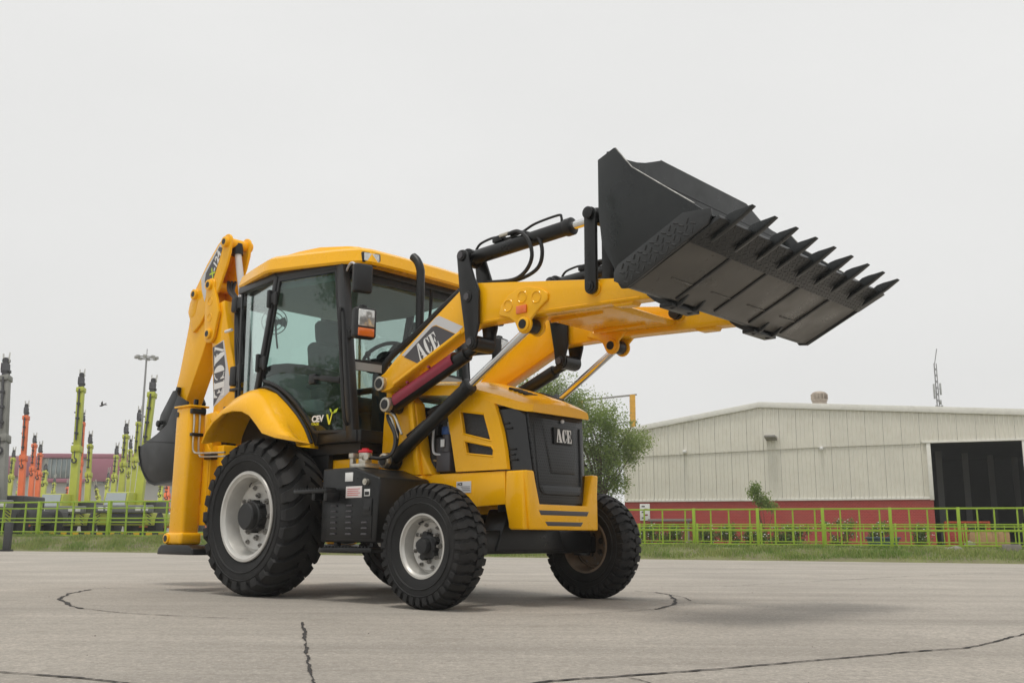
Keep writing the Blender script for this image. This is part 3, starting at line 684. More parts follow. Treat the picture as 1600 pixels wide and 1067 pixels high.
# loader towers and cross mast
def tower(s):
    P = [(1.00, .98), (1.02, 1.45), (1.06, 1.84), (1.12, 1.88), (1.22, 1.86), (1.34, 1.66), (1.42, 1.60), (1.45, 1.42), (1.50, 1.20), (1.63, 1.0)]
    mb = MB(); mb.prism(P, 'y', .36 * s, .475 * s, .014, 3)
    mb.prism([(1.36, 1.62), (1.41, 1.62), (1.53, 1.0), (1.47, 1.0)], 'y', .475 * s, .515 * s, .008)
    t = mb.build('loader_tower', YEL, root)
    for (x, z, r) in ((1.155, 1.77, .062), (1.235, 1.585, .062), (1.235, 1.12, .062)):
        MB().cyl((x, .30 * s, z), (x, .655 * s, z), r * .72, n=18).build('pivot_pin', BLK, t)
        MB().cyl((x, .60 * s, z), (x, .655 * s, z), r, n=22, bev=.006).build('pin_collar', STEEL, t)
        MB().cyl((x, .655 * s, z), (x, .660 * s, z), r * .62, n=18).build('pin_cap', BLK, t)
    return t
tower(-1); tower(1)
MB().bb(1.06, 1.20, -.40, .40, 1.30, 1.62, .02).build('cross_mast', BLK, root)

# ---------------- loader arms
ARM = [(1.155, 1.70), (1.10, 1.72), (1.09, 1.78), (1.12, 1.835), (1.18, 1.86), (1.33, 1.975), (2.06, 2.43), (2.15, 2.478), (2.28, 2.462), (3.23, 2.325), (3.60, 2.275), (3.80, 2.235), (3.92, 2.19), (3.95, 2.14), (3.92, 2.09), (3.80, 2.095), (3.00, 2.125), (2.32, 2.13), (2.20, 2.125), (2.12, 2.09), (1.25, 1.712)]
def loader_arm(s):
    mb = MB(); mb.prism(ARM, 'y', .485 * s, .62 * s, .010, 2)
    # lower edge strip, as welded box section
    o = mb.build('loader_arm', YEL, root)
    mb = MB(); mb.bar((1.30, .626 * s, 1.752), (2.08, .626 * s, 2.092), .012, .026, .004)
    mb.build('lower_flange', YEL, o)
    mb = MB()
    for y_ in (.6205,): mb.tube([(2.33, y_ * s, 2.145), (2.6, y_ * s, 2.142), (3.0, y_ * s, 2.140), (3.78, y_ * s, 2.110)], .005, 5, 1)
    mb.build('weld_seam', YEL, o)
    G = [(2.50, 2.165), (2.52, 2.235), (2.60, 2.31), (2.70, 2.345), (2.80, 2.345), (2.92, 2.31), (2.985, 2.265), (2.985, 2.215), (2.90, 2.16), (2.855, 2.12)] + arc(2.757, 2.06, .07, 25, -150, 8) + [(2.665, 2.09), (2.61, 2.13)]
    for y0, y1 in ((.614, .640), (.465, .491)):
        mb = MB(); mb.prism(G, 'y', y0 * s, y1 * s, .008, 3)
        g = mb.build('lift_bracket', YEL, o)
    for sd_, yb in ((1, .640), (-1, .465)):
        for (x, z) in ((2.60, 2.225), (2.74, 2.272), (2.88, 2.250)):
            MB().lathe([(.050, 0), (.044, .006 * sd_), (.037, -.001 * sd_), (.0, -.001 * sd_)], (x, yb * s, z), 20, s).build('bracket_boss', YEL, o)
    MB().bb(2.69, 2.79, .641 * s, .655 * s, 2.145, 2.205, .004).build('reflector', ORR, o)
    for a_, b_ in ((.636, .656), (.449, .469)): MB().cyl((2.757, a_ * s, 2.06), (2.757, b_ * s, 2.06), .058, n=22, bev=.006).build('lift_pin_boss', YEL, o)
    MB().cyl((2.757, .444 * s, 2.06), (2.757, .661 * s, 2.06), .036, n=18).build('lift_pin', BLK, o)
    # link pivot boss
    MB().cyl((3.40, .468 * s, 2.235), (3.40, .637 * s, 2.235), .060, n=22, bev=.005).build('link_boss', YEL, o)
    MB().prism([(3.52, 2.11), (3.72, 2.105), (3.70, 2.075), (3.56, 2.08)], 'y', .50 * s, .60 * s, .005).build('stop_block', YEL, o)
    # decal with letters, on the outer face
    yd = .6205 * s
    sl_ = MB().prism([(1.395, 1.985), (1.79, 2.250), (1.83, 2.262), (2.105, 2.135), (2.03, 2.085), (1.80, 2.19), (1.76, 2.185), (1.45, 1.975)], 'y', yd, yd + .0012 * s); sl_.build('silver_stripe', SILV, o)
    MB().prism([(1.425, 1.968), (1.75, 2.178), (1.80, 2.183), (2.035, 2.078), (1.60, 1.893)], 'y', yd, yd + .002 * s).build('decal', GRYV, o)
    if s < 0:
        U = Vector((.42, 0, .175)).normalized()
        mb = MB(); glyphs(mb, 'ACE', (1.625, yd - .0022, 1.915), U, (-.09, 0, .16), .150, .05, .66, .0012)
    else:
        U = Vector((-.42, 0, -.175)).normalized()
        mb = MB(); glyphs(mb, 'ACE', (1.93, yd + .0022, 2.06), U, (-.09, 0, .16), .150, .05, .66, .0012)
    mb.build('decal_letters', WHT, o)
    return o
loader_arm(-1); loader_arm(1)
# cross plate and torque tube between the arms
mb = MB(); mb.prism([(2.62, 2.20), (2.66, 2.17), (3.34, 2.15), (3.38, 2.18), (3.34, 2.20), (2.66, 2.225)], 'y', -.49, .49, .004)
cp = mb.build('arm_cross_plate', YEL, root)
for s in (-1, 1):
    MB().bb(2.72, 3.22, .27 * s, .285 * s, 2.135, 2.165, .004).build('stiffener', YEL, cp)

# bellcranks: a plate on each face of each arm
BC = arc(2.125, 2.695, .055, 200, 30, 8) + [(2.26, 2.50), (2.315, 2.39), (2.315, 2.12), (2.285, 2.02)] + arc(2.235, 1.985, .055, 10, -170, 8) + [(2.165, 2.10), (2.105, 2.42)]
def bellcrank(s):
    o = empty('bellcrank'); o.parent = root
    for y0, y1 in ((.645, .668), (.437, .460)):
        MB().prism(BC, 'y', y0 * s, y1 * s, .004).build('bellcrank_plate', BLK, o)
    for (x, z) in ((2.125, 2.70), (2.20, 2.35), (2.235, 1.985)):
        MB().cyl((x, .425 * s, z), (x, .680 * s, z), .045, n=18, bev=.004).build('pin', BLK, o)
        for e in (.682, .418): MB().cyl((x, e * s, z), (x, (e + (.008 if e > .5 else -.008)) * s, z), .030, n=6).build('pin_bolt', GRYV, o)
    MB().cyl((2.235, .46 * s, 1.985), (2.235, .645 * s, 1.985), .062, n=18).build('spacer', BLK, o)
bellcrank(-1); bellcrank(1)

# hydraulic cylinders
def cylinder(name, p, q, rb, rrod, frac, s, guard=False):
    p, q = Vector(p), Vector(q); d = (q - p).normalized(); L = (q - p).length; e = p + d * L * frac
    mb = MB(); mb.cyl(p, p + d * (L * frac), rb, n=22, bev=.004).cyl(e - d * .05, e + d * .012, rb * 1.16, n=22, bev=.006).cyl(p - Vector((0, .055, 0)), p + Vector((0, .055, 0)), rb * 1.25, n=18)
    o = mb.build(name, BLK, root)
    MB().cyl(e, q, rrod, n=16).build('rod', CHR, o)
    MB().cyl(q - Vector((0, .05, 0)), q + Vector((0, .05, 0)), rrod * 1.9, n=16, bev=.004).build('rod_eye', BLK, o)
    return o, d, e
for s in (-1, 1):
    lc, d, e = cylinder('lift_cylinder', (1.235, .555 * s, 1.12), (2.757, .555 * s, 2.06), .055, .030, .585, s)
    MB().tube([Vector((1.42, .555 * s, 1.32)), Vector((1.50, .555 * s, 1.36)), Vector((1.62, .555 * s, 1.425))], .014, 8).build('feed_pipe', BLK, lc)
    # tilt ram below the arm, with guard on the near side
    p, q = Vector((1.235, .55 * s, 1.585)), Vector((2.235, .55 * s, 1.985)); d = (q - p).normalized()
    mb = MB(); mb.cyl(p, p + d * .92, .058, n=22, bev=.004).cyl(p + d * .88, q, .040, n=18).cyl(p - Vector((0, .06, 0)), p + Vector((0, .06, 0)), .066, n=18)
    ts = mb.build('tilt_strut', BLK, root)
    if s < 0:
        n_ = Vector((-d.z, 0, d.x)); pts = []
        rings = []
        for t in (.07, .74, .78, .80):
            c = p + d * t; ring = []
            for a in range(-120, 60, 20): ring.append(c + n_ * math.cos(R(a)) * .082 + Vector((0, 1, 0)) * math.sin(R(a)) * .080)
            for a in range(40, -140, -20): ring.append(c + n_ * math.cos(R(a)) * .074 + Vector((0, 1, 0)) * math.sin(R(a)) * .072)
            rings.append(ring)
        MB().loft(rings).build('strut_guard', MAR, ts)
        for t in (.28, .55): MB().cyl(p + d * t + n_ * .07 - Vector((0, .055, 0)), p + d * t + n_ * .07 - Vector((0, .075, 0)), .012, n=8).build('guard_clip', MAR, ts)
    # upper bucket ram
    uc, d, e = cylinder('bucket_cylinder', (2.125, .55 * s, 2.70), (3.40, .55 * s, 2.775), .058, .032, .80, s)
    n_ = Vector((-d.z, 0, d.x)); p = Vector((2.125, .55 * s, 2.70))
    mb = MB().tube([p + d * .05 + n_ * .06, p + d * .10 + n_ * .10, p + d * .22 + n_ * .115, p + d * .30 + n_ * .105], .010, 8)
    mb.tube([p + d * .30 + n_ * .085, p + d * .42 + n_ * .07, p + d * .55 + n_ * .085, p + d * .68 + n_ * .115, p + d * .90 + n_ * .12, p + d * .93 + n_ * .095, p + d * .93 + n_ * .06], .010, 8)
    mb.box(p + d * .30 + n_ * .085, (.10, .06, .05), .008, Matrix((d, (0, 1, 0), n_)).transposed())
    mb.build('feed_pipe', BLK, uc)
    MB().cyl(p + d * .33 + n_ * .10 - Vector((0, .02, 0)), p + d * .42 + n_ * .10 - Vector((0, .02, 0)), .016, n=10).build('fitting', STEEL, uc)
    for k, (a, bq) in enumerate(((.42, .0), (.42, .075))):
        st = p + d * a + n_ * .095 + Vector((0, -.02 + bq * .4, 0))
        MB().tube([st, st + Vector((.12, -.03, -.01)), st + Vector((.24 + bq, -.05, -.10)), st + Vector((.28 + bq, -.05, -.24)), st + Vector((.20 + bq, -.03, -.34)), st + Vector((.04, .0, -.375)), Vector((2.30, .55 * s, 2.475))], .015, 8).build('hose', PLAS, uc)

# links from the arm to the bucket ram
for s in (-1, 1):
    o = empty('bucket_link'); o.parent = root
    for y0, y1 in ((.642, .672), (.433, .463)):
        MB().prism(capsule((3.40, 2.235), (3.40, 2.775), .050), 'y', y0 * s, y1 * s, .004).build('link_bar', BLK, o)
    for z in (2.235, 2.775):
        MB().cyl((3.40, .42 * s, z), (3.40, .69 * s, z), .036, n=18, bev=.003).build('pin', BLK, o)
    MB().cyl((3.40, .69 * s, 2.235), (3.40, .698 * s, 2.235), .026, n=6).build('pin_head', BLK, o)
    MB().cyl((3.40, .42 * s, 2.235), (3.40, .395 * s, 2.235), .045, n=12, bev=.006).build('pin_head', BLK, o)
    MB().cyl((3.40, .69 * s, 2.775), (3.40, .70 * s, 2.775), .045, n=18, bev=.004).build('pin_head', BLK, o)
    MB().prism(capsule((3.40, 2.775), (3.87, 2.675), .055), 'y', .49 * s, .61 * s, .006).build('rear_link', BLK, o)

# ---------------- front bucket
bk = empty('front_bucket', (0, 0, 0)); bk.parent = root
BW = 1.20
# inner shell profile (x,z), from cutting edge round the heel and up the back to the lip
SH = [(4.72, 2.322), (4.105, 2.018), (4.062, 2.022), (4.035, 2.055), (4.02, 2.12), (3.985, 2.22), (3.955, 2.33), (3.943, 2.50), (3.943, 2.93)]
def offs(P, d):
    Q = []
    for i in range(len(P)):
        a = Vector(P[max(i - 1, 0)]); b = Vector(P[min(i + 1, len(P) - 1)]); t = (b - a).normalized(); n_ = Vector((t.y, -t.x)); Q.append((P[i][0] + n_.x * d, P[i][1] + n_.y * d))
    return Q
inn = offs(SH, -.022) if False else offs(SH, .022)
# make sure the offset goes inwards (towards the opening)
if (Vector(inn[5]) - Vector((4.3, 2.5))).length > (Vector(SH[5]) - Vector((4.3, 2.5))).length: inn = offs(SH, -.022)
mb = MB(); mb.prism(SH + inn[::-1], 'y', -BW, BW, 0)
mb.build('shell', BUCK, bk)
SIDE = [(4.71, 2.335), (4.58, 2.438), (4.14, 2.775), (4.075, 2.86), (4.015, 2.938), (3.885, 2.887), (3.885, 2.55), (3.908, 2.33), (3.955, 2.23), (4.00, 2.15), (4.02, 2.06), (4.05, 2.012), (4.105, 2.006)]
for s in (-1, 1): MB().prism(SIDE, 'y', BW * s, (BW + .022) * s, .003).build('side_plate', BUCK, bk)
# raised spill guard between the sides
def sg(y): return 3.99, 2.935
n = 24; lo, hi = [], []
def gz(y):
    u = min(1, max(0, (BW - abs(y)) / .59)); return 2.935 + .115 * u - .045 * math.sin(math.pi * u)
rings = []
for i in range(n + 1):
    y = -BW + 2 * BW * i / n; z = gz(y); k = (z - 2.935) * .42
    rings.append([(3.941, y, 2.88), (3.941, y, z), (3.968, y, z - .004), (3.968, y, 2.88)])
MB().loft(rings).build('spill_guard', BUCK, bk)
for s in (-1, 1):
    MB().tube([(4.018, (BW + .011) * s, 2.938), (4.077, (BW + .011) * s, 2.862), (4.142, (BW + .011) * s, 2.778), (4.40, (BW + .011) * s, 2.579), (4.58, (BW + .011) * s, 2.442)], .0045, 6, 1).build('worn_edge', WORN, bk)
MB().tube([(3.962, -.60, gz(-.60) - .001), (3.962, .60, gz(.6) - .001)], .0035, 6, 1).build('worn_edge', WORN, bk)
# side cutter plates with raised chequer pattern
ux = Vector((.615, 0, .304)).normalized(); nx = Vector((-ux.z, 0, ux.x))
def bp(t, h, y): v = Vector((4.085, y, 2.008)) + ux * t + nx * h; return v
CH = mat('chequer_plate', (.018, .0195, .020), .34, dirt=.5, dcol=(.05, .05, .046))
for s in (-1, 1):
    C = [(.02, -.012), (.66, -.012), (.70, .02), (.72, .06), (.555, .155), (.03, .155), (-.02, .13), (-.045, .08)]
    CO = [(bp(t, h, 0).x, bp(t, h, 0).z) for t, h in C]
    o = MB().prism(CO, 'y', (BW + .022) * s, (BW + .040) * s, .003).build('side_cutter', CH, bk)
    mb = MB()
    for i in range(13):
        for j in range(4):
            t = .03 + i * .048 + (.024 if j % 2 else 0); h = .018 + j * .036
            if t > .60 - .9 * max(0, h - .05): continue
            c = bp(t, h, (BW + .041) * s)
            a = R(45 if (i + j) % 2 else -45) + math.atan2(ux.z, ux.x)
            mb.box(c, (.036, .008, .011), .003, Matrix.Rotation(-a, 3, 'Y'), 1)
    mb.build('chequer_studs', CH, o)
# bottom wear strips, edge plate, ribs
def bx(t0, t1, y0, y1, h0, h1, name, m, par, bev=.003):
    P = [(t0, h0), (t1, h0), (t1, h1), (t0, h1)]
    return MB().prism([(bp(t, h, 0).x, bp(t, h, 0).z) for t, h in P], 'y', y0, y1, bev).build(name, m, par)
bx(.03, .50, -BW + .01, BW - .01, -.004, .004, 'bottom_plate', BOTM, bk)
bx(.50, .735, -BW - .02, BW + .02, -.022, .004, 'cutting_edge', CH, bk)
mb = MB()
for i in range(8):
    for j in range(52):
        t = .515 + i * .029; y = -BW + .02 + j * .0455 + (.022 if i % 2 else 0)
        c = bp(t, -.0235, y); a = 45 if (i + j) % 2 else -45
        Rm = Matrix((ux, Vector((0, 1, 0)), nx)).transposed() @ Matrix.Rotation(R(a), 3, 'Z')
        b = bmesh.new()
        for q in ((-.018, 0), (0, -.005), (.018, 0), (0, .005)): b.verts.new(c + Rm @ Vector((q[0], q[1], 0)))
        tp = b.verts.new(c + Rm @ Vector((0, 0, -.0025))); b.verts.ensure_lookup_table()
        for q in range(4): b.faces.new((b.verts[q], b.verts[(q + 1) % 4], tp))
        me = bpy.data.meshes.new('t'); b.to_mesh(me); b.free(); mb.b.from_mesh(me); bpy.data.meshes.remove(me)
tag(mb.build('edge_studs', CH, bk), kind='stuff')
for y in (-.72, -.24, .24, .72):
    bx(.05, .50, y - .016, y + .016, -.014, .0, 'wear_strip', BLK, bk)
for y in (-.72, -.24, .24, .72):
    bx(.19, .202, y - .26, y - .014, -.010, .0, 'weld_bead', BOTM, bk)
# teeth
for k in range(9):
    y = -1.10 + 2.20 * k / 8
    prof = [(.575, -.045), (.70, -.046), (.80, -.042), (.905, -.030), (.905, -.022), (.85, -.004), (.80, .014), (.755, .024), (.70, .018), (.66, .022), (.62, -.024)]
    w0 = .021
    mb = MB(); mb.prism([(bp(t, h, 0).x, bp(t, h, 0).z) for t, h in prof], 'y', y - w0, y + w0, .006)
    mb.build('tooth', BUCK, bk)
# hinge lugs behind the heel
for s in (-1, 1):
    for y in (.43, .64):
        MB().prism([(3.93, 2.05), (3.87, 2.10), (3.88, 2.17), (3.95, 2.22), (4.03, 2.14), (4.16, 2.04), (4.20, 2.065), (4.13, 2.00), (4.06, 1.975)], 'y', y * s, (y + .032) * s, .005).build('hinge_lug', BUCK, bk)
        MB().prism([(3.84, 2.62), (3.93, 2.40), (3.942, 2.45), (3.942, 2.80), (3.86, 2.72)], 'y', y * s, (y + .03) * s, .003).build('hinge_lug', BUCK, bk)
    MB().cyl((3.93, .41 * s, 2.14), (3.93, .69 * s, 2.14), .04, n=16, bev=.004).build('hinge_pin', BLK, bk)
    MB().bb(4.0, 4.10, .38 * s, .72 * s, 1.985, 2.01, .004).build('hinge_pad', BUCK, bk)

# ---------------- cab
def ycab(x):     # half width of the cab side at station x
    return .85 - .14 * max(0, (x + .15)) / .95 if x > -.15 else .85 - .135 * (-.15 - x) / .62
ZT = 2.885
def seg_on_side(s, pts, wd=.05, dp=.05, name='cab_post', par=None, m=None):
    mb = MB()
    for (x0, z0), (x1, z1) in zip(pts[:-1], pts[1:]):
        mb.bar((x0, ycab(x0) * s, z0), (x1, ycab(x1) * s, z1), dp, wd, .010, up=(0, s, 0) if 0 else (1, 0, 0))
    return mb.build(name, m or CABF, par)
def frame_strip(mb, P, s, wd, t0, t1, ins):
    """closed ring in the side surface: outline P (x,z), inset by ins, from depth t0 to t1 (outwards)"""
    c = Vector((sum(p[0] for p in P) / len(P), sum(p[1] for p in P) / len(P)))
    n = len(P); I = []
    for i in range(n):
        a, b_, d_ = Vector(P[i - 1]), Vector(P[i]), Vector(P[(i + 1) % n])
        e0 = (b_ - a).normalized(); e1 = (d_ - b_).normalized(); n0 = Vector((-e0.y, e0.x)); n1 = Vector((-e1.y, e1.x))
        if n0.dot(c - b_) < 0 and n1.dot(c - b_) < 0: n0, n1 = -n0, -n1
        m_ = (n0 + n1); m_ = m_ / max(.35, m_.length_squared) * 2 / 2
        I.append(b_ + m_ * ins * (2 / max(1.0, (n0 + n1).length) if 0 else 1.0) * 1.0)
    def T(p, t): return (p[0], (ycab(p[0]) + t) * s, p[1])
    b = bmesh.new()
    A0 = [b.verts.new(T(p, t0)) for p in P]; A1 = [b.verts.new(T(p, t1)) for p in P]
    B0 = [b.verts.new(T(p, t0)) for p in I]; B1 = [b.verts.new(T(p, t1)) for p in I]
    for i in range(n):
        j = (i + 1) % n
        b.faces.new((A0[i], A0[j], A1[j], A1[i])); b.faces.new((A1[i], A1[j], B1[j], B1[i])); b.faces.new((B1[i], B1[j], B0[j], B0[i])); b.faces.new((B0[i], B0[j], A0[j], A0[i]))
    mb._merge(b); return I
def side_sheet(P, s, t, th=.006, name='pane', m=None, par=None):
    b = bmesh.new()
    A = [b.verts.new((p[0], (ycab(p[0]) + t) * s, p[1])) for p in P]; B = [b.verts.new((p[0], (ycab(p[0]) + t - th) * s, p[1])) for p in P]
    n = len(P); b.faces.new(A); b.faces.new(B[::-1])
    for i in range(n): b.faces.new((A[i], A[(i + 1) % n], B[(i + 1) % n], B[i]))
    bmesh.ops.triangulate(b, faces=[f for f in b.faces if len(f.verts) > 4])
    mb = MB(); mb._merge(b); return mb.build(name, m, par)
cab = empty('cab'); cab.parent = root
HX = lambda z: -.10 - .215 * (2.885 - z)       # hinge post lean
FX = lambda z: .70 + (2.885 - z) * .125         # front post lean
def cab_side(s):
    # posts and sill
    mb = MB()
    mb.bar((FX(2.88), ycab(.70) * s, 2.88), (FX(1.30), ycab(.90) * s, 1.30), .085, .10, .018, up=(1, 0, 0))
    mb.bar((-.82, .745 * s, 2.88), (-.77, .745 * s, 1.62), .022, .026, .005, up=(1, 0, 0))
    mb.bar((HX(2.88), .842 * s, 2.88), (HX(1.70), .846 * s, 1.70), .05, .055, .01, up=(1, 0, 0))
    mb.bar((.76, (ycab(.7) - .01) * s, 2.865), (-.14, .835 * s, 2.875), .06, .07, .01); mb.bar((-.10, .84 * s, 2.875), (-.86, .735 * s, 2.875), .06, .07, .01)
    mb.build('cab_frame', CABF, cab)
    mb = MB(); mb.bb(.36, .98, .58 * s, .735 * s, 1.285, 1.39, .015); mb.bb(.95, 1.02, .0, .72 * s, 1.285, 1.39, .012); mb.build('sill', BLK, cab)
    # rear quarter glass
    q = [(-.14, 2.85), (-.82, 2.85), (-.765, 1.66), (HX(1.66) + .005, 1.66)]
    side_sheet([(x, z) for x, z in q], s, -.012, name='quarter_glass', m=GLS2, par=cab)
    # door: frame ring, glass, mid rail
    D = [(HX(2.845) + .04, 2.845), (FX(2.835) - .055, 2.835), (FX(1.38) - .06, 1.375), (.455, 1.385), (.40, 1.45), (.31, 1.56), (.21, 1.66), (.10, 1.75), (-.01, 1.82), (-.12, 1.87), (-.22, 1.895), (HX(1.90) + .035, 1.90)]
    side_sheet([(-.77, 1.28), (.46, 1.28), (.47, 1.39), (.41, 1.455), (.32, 1.565), (.22, 1.665), (.11, 1.755), (0, 1.825), (-.12, 1.88), (-.22, 1.915), (-.34, 1.92), (-.34, 1.70), (-.77, 1.68)], s, -.02, .02, 'side_skirt', CABF, cab)
    dr = empty('door'); dr.parent = root
    mb = MB(); I = frame_strip(mb, D, s, .06, -.005, .020, .048); mb.build('door_frame', CABF, dr, 40)
    side_sheet([(p[0], p[1]) for p in I], s, .006, .005, 'door_glass', GLS, dr)
    # mid rail follows an arc
    mb = MB(); pts = []
    xs = [-.26, -.1, .08, .28, .48, .66, .80]; zs = [1.985, 2.0, 1.995, 1.965, 1.92, 1.868, 1.815]
    rings = []
    for x, z in zip(xs, zs): rings.append([(x, (ycab(x) - .02) * s, z + .045), (x, (ycab(x) + .004) * s, z + .045), (x, (ycab(x) + .004) * s, z - .045), (x, (ycab(x) - .02) * s, z - .045)])
    mb.loft(rings); mb.build('mid_rail', CABF, dr)
    # handle
    x0, x1, zh = .53, .76, 1.845
    mb = MB(); mb.bar((x0, (ycab(x0) + .04) * s, zh + .02), (x1, (ycab(x1) + .04) * s, zh - .02), .018, .05, .008).box((.42, (ycab(.42) + .02) * s, zh + .02), (.09, .03, .09), .012).box((.74, (ycab(.74) + .02) * s, zh - .01), (.05, .04, .06), .01).bar((.45, (ycab(.45) + .03) * s, zh + .03), (x0 + .04, (ycab(x0) + .03) * s, zh + .01), .02, .03, .006)
    mb.build('handle', PLAS, dr)
    for z in (2.665, 2.075):
        x = HX(z)
        MB().box((x + .035, .868 * s, z), (.12, .03, .10), .012).box((x - .02, .875 * s, z), (.04, .045, .17), .010).box((x + .075, .872 * s, z - .01), (.04, .03, .13), .008).build('hinge', PLAS, dr)
    if s < 0:
        c0 = (.42, -(ycab(.42) + .010), 1.485); U = (1, .147, 0)
        text('door_sticker', 'CEV', c0, U, (0, 0, 1), .055, WHT, dr, .0005, bold=.0035)
        text('door_sticker', 'STAGE', (.415, -(ycab(.42) + .010), 1.455), U, (0, 0, 1), .022, YELV, dr, .0005, bold=.001)
        v = [(0, .09), (.025, .09), (.045, .03), (.06, .06), (.075, .10), (.09, .11), (.075, .06), (.055, 0), (.035, 0)]
        MB().prism([(.585 + a, 1.452 + b_) for a, b_ in v], 'y', -(ycab(.62) + .012), -(ycab(.62) + .0105)).build('door_sticker', YELV, dr)
        MB().prism([(.665 + a, 1.545 + b_) for a, b_ in ((0, 0), (.02, .03), (.07, .045), (.05, .01))], 'y', -(ycab(.69) + .014), -(ycab(.69) + .0125)).prism([(.655 + a, 1.55 + b_) for a, b_ in ((0, 0), (-.025, .02), (-.03, .045), (-.005, .03))], 'y', -(ycab(.65) + .014), -(ycab(.65) + .0125)).build('door_sticker', LIMV, dr)
        MB().box((-.78, -.765, 1.745), (.13, .003, .045), 0, Matrix.Rotation(R(-14), 3, 'Z')).build('maker_sticker', WHT, cab)
    # grab rail beside the front post
    MB().tube([(FX(2.45) - .02, (ycab(.75) + .02) * s, 2.44), (FX(2.42) + .01, (ycab(.75) + .075) * s, 2.42), (FX(2.0), (ycab(.8) + .08) * s, 2.0), (FX(1.5), (ycab(.85) + .08) * s, 1.50), (FX(1.44) - .02, (ycab(.87) + .02) * s, 1.44)], .016, 8).build('grab_rail', PLAS, cab)
cab_side(-1); cab_side(1)
# front: head rail, windscreen, grey bar, lower pane; rear frame; lining
fxp = lambda z: FX(z) + .07
mb = MB(); mb.bar((.775, -.70, 2.85), (.775, .70, 2.85), .09, .08, .012, up=(0, 0, 1))
mb.build('head_rail', CABF, cab)
MB().bar((-.85, -.70, 2.875), (-.85, .70, 2.875), .06, .08, .01).build('rear_rail', CABF, cab)
MB().bar((-.80, -.72, 1.63), (-.80, .72, 1.63), .06, .10, .01).build('rear_rail', CABF, cab)
def fr_ring(z, dx=0.0, hw=.66): return [(fxp(z) + dx - .05 * (abs(t) ** 2.2), hw * t, z) for t in (-1, -.75, -.5, -.25, 0, .25, .5, .75, 1)]
def front_sheet(z0, z1, name, m, th=.006):
    zs = [z0 + (z1 - z0) * i / 4 for i in range(5)]
    b = bmesh.new(); V = [[b.verts.new(p) for p in fr_ring(z)] for z in zs]
    for i in range(4):
        for k in range(8): b.faces.new((V[i][k], V[i][k + 1], V[i + 1][k + 1], V[i + 1][k]))
    mb = MB(); mb._merge(b); return mb.build(name, m, cab)
front_sheet(1.985, 2.815, 'windscreen', GLS)
front_sheet(1.40, 1.93, 'lower_screen', GLSD)
MB().loft([[(x - .012, y, z - .035), (x + .014, y, z - .035), (x + .010, y, z + .035), (x - .016, y, z + .035)] for x, y, z in fr_ring(1.955)]).build('screen_bar', mat('grey_trim', (.34, .34, .33), .4), cab)
MB().loft([[(x - .010, y, z - .014), (x + .012, y, z - .014), (x + .012, y, z + .014), (x - .010, y, z + .014)] for x, y, z in fr_ring(2.0)]).build('screen_seal', PLAS, cab)
MB().loft([[(x - .010, y, z - .05), (x + .016, y, z - .05), (x + .016, y, z + .06), (x - .010, y, z + .06)] for x, y, z in fr_ring(2.80)]).build('screen_seal', PLAS, cab)
MB().quad((-.83, -.68, 2.84), (-.83, .68, 2.84), (-.775, .68, 1.67), (-.775, -.68, 1.67)).build('rear_glass', GLS, cab)
mb = MB(); mb.prism([(.76, -.62), (.76, .62), (-.12, .80), (-.82, .68), (-.82, -.68), (-.12, -.80)], 'z', 2.76, 2.82)
mb.build('headliner', INTR, cab)
mb = MB(); mb.prism([(.95, -.66), (.95, .66), (-.1, .74), (-.78, .68), (-.78, -.68), (-.1, -.74)], 'z', 1.20, 1.30)
mb.build('cab_floor', PLAS, cab)
mb = MB(); mb.prism([(-.30, -.80), (-.30, .80), (-.76, .70), (-.76, -.70)], 'z', 1.62, 1.66).bb(-.40, .30, .50, .66, 1.3, 1.80, .03).bb(-.35, .25, -.64, -.50, 1.3, 1.72, .03)
for s in (-1, 1): mb.bb(-.76, -.30, .58 * s, .64 * s, 1.30, 1.64)
mb.build('rear_console', INTR, cab)
MB().prism([(-.70, 1.66), (-.70, 2.02), (-.45, 2.14), (.20, 2.14), (.45, 2.02), (.70, 1.98), (.70, 1.66)], 'x', -.74, -.69, .02).build('rear_seat_panel', INTR, cab)
# seat
st = empty('seat'); st.parent = root
MB().box((-.05, 0, 1.74), (.52, .50, .14), .05, None, 3).box((-.05, 0, 1.50), (.34, .36, .40), .03).build('cushion', SEAT, st)
MB().box((-.34, 0, 2.08), (.15, .48, .62), .06, Matrix.Rotation(R(-9), 3, 'Y'), 3).build('backrest', SEAT, st)
MB().box((-.39, 0, 2.50), (.13, .31, .25), .06, Matrix.Rotation(R(-9), 3, 'Y'), 3).build('headrest', SEAT, st)
MB().box((-.12, -.30, 1.93), (.34, .07, .06), .02).box((-.12, .30, 1.93), (.34, .07, .06), .02).build('armrest', PLAS, st)
# steering column and wheel
MB().bb(.45, .80, -.16, .16, 1.30, 2.02, .06, 3).build('dashboard', PLAS, cab)
sw = MB(); c = Vector((.46, 0, 2.16)); ax = Vector((-.55, 0, .83)).normalized(); u = Vector((0, 1, 0)); v = ax.cross(u)
sw.tube([c + (u * math.cos(2 * math.pi * k / 24) + v * math.sin(2 * math.pi * k / 24)) * .21 for k in range(25)], .018, 8, 1)
for k in (30, 150, 270): sw.bar(c - ax * .02, c + (u * math.cos(R(k)) + v * math.sin(R(k))) * .20, .045, .018, .004, up=ax)
sw.cyl(c - ax * .30, c + ax * .01, .04, n=12).cyl(c - ax * .03, c + ax * .02, .07, n=16)
sw.build('steering_wheel', PLAS, cab)
MB().tube([(.62, -.10, 1.95), (.60, -.25, 2.0), (.58, -.30, 2.12)], .012, 6).sph((.58, -.30, 2.14), .028).build('gear_lever', PLAS, cab)
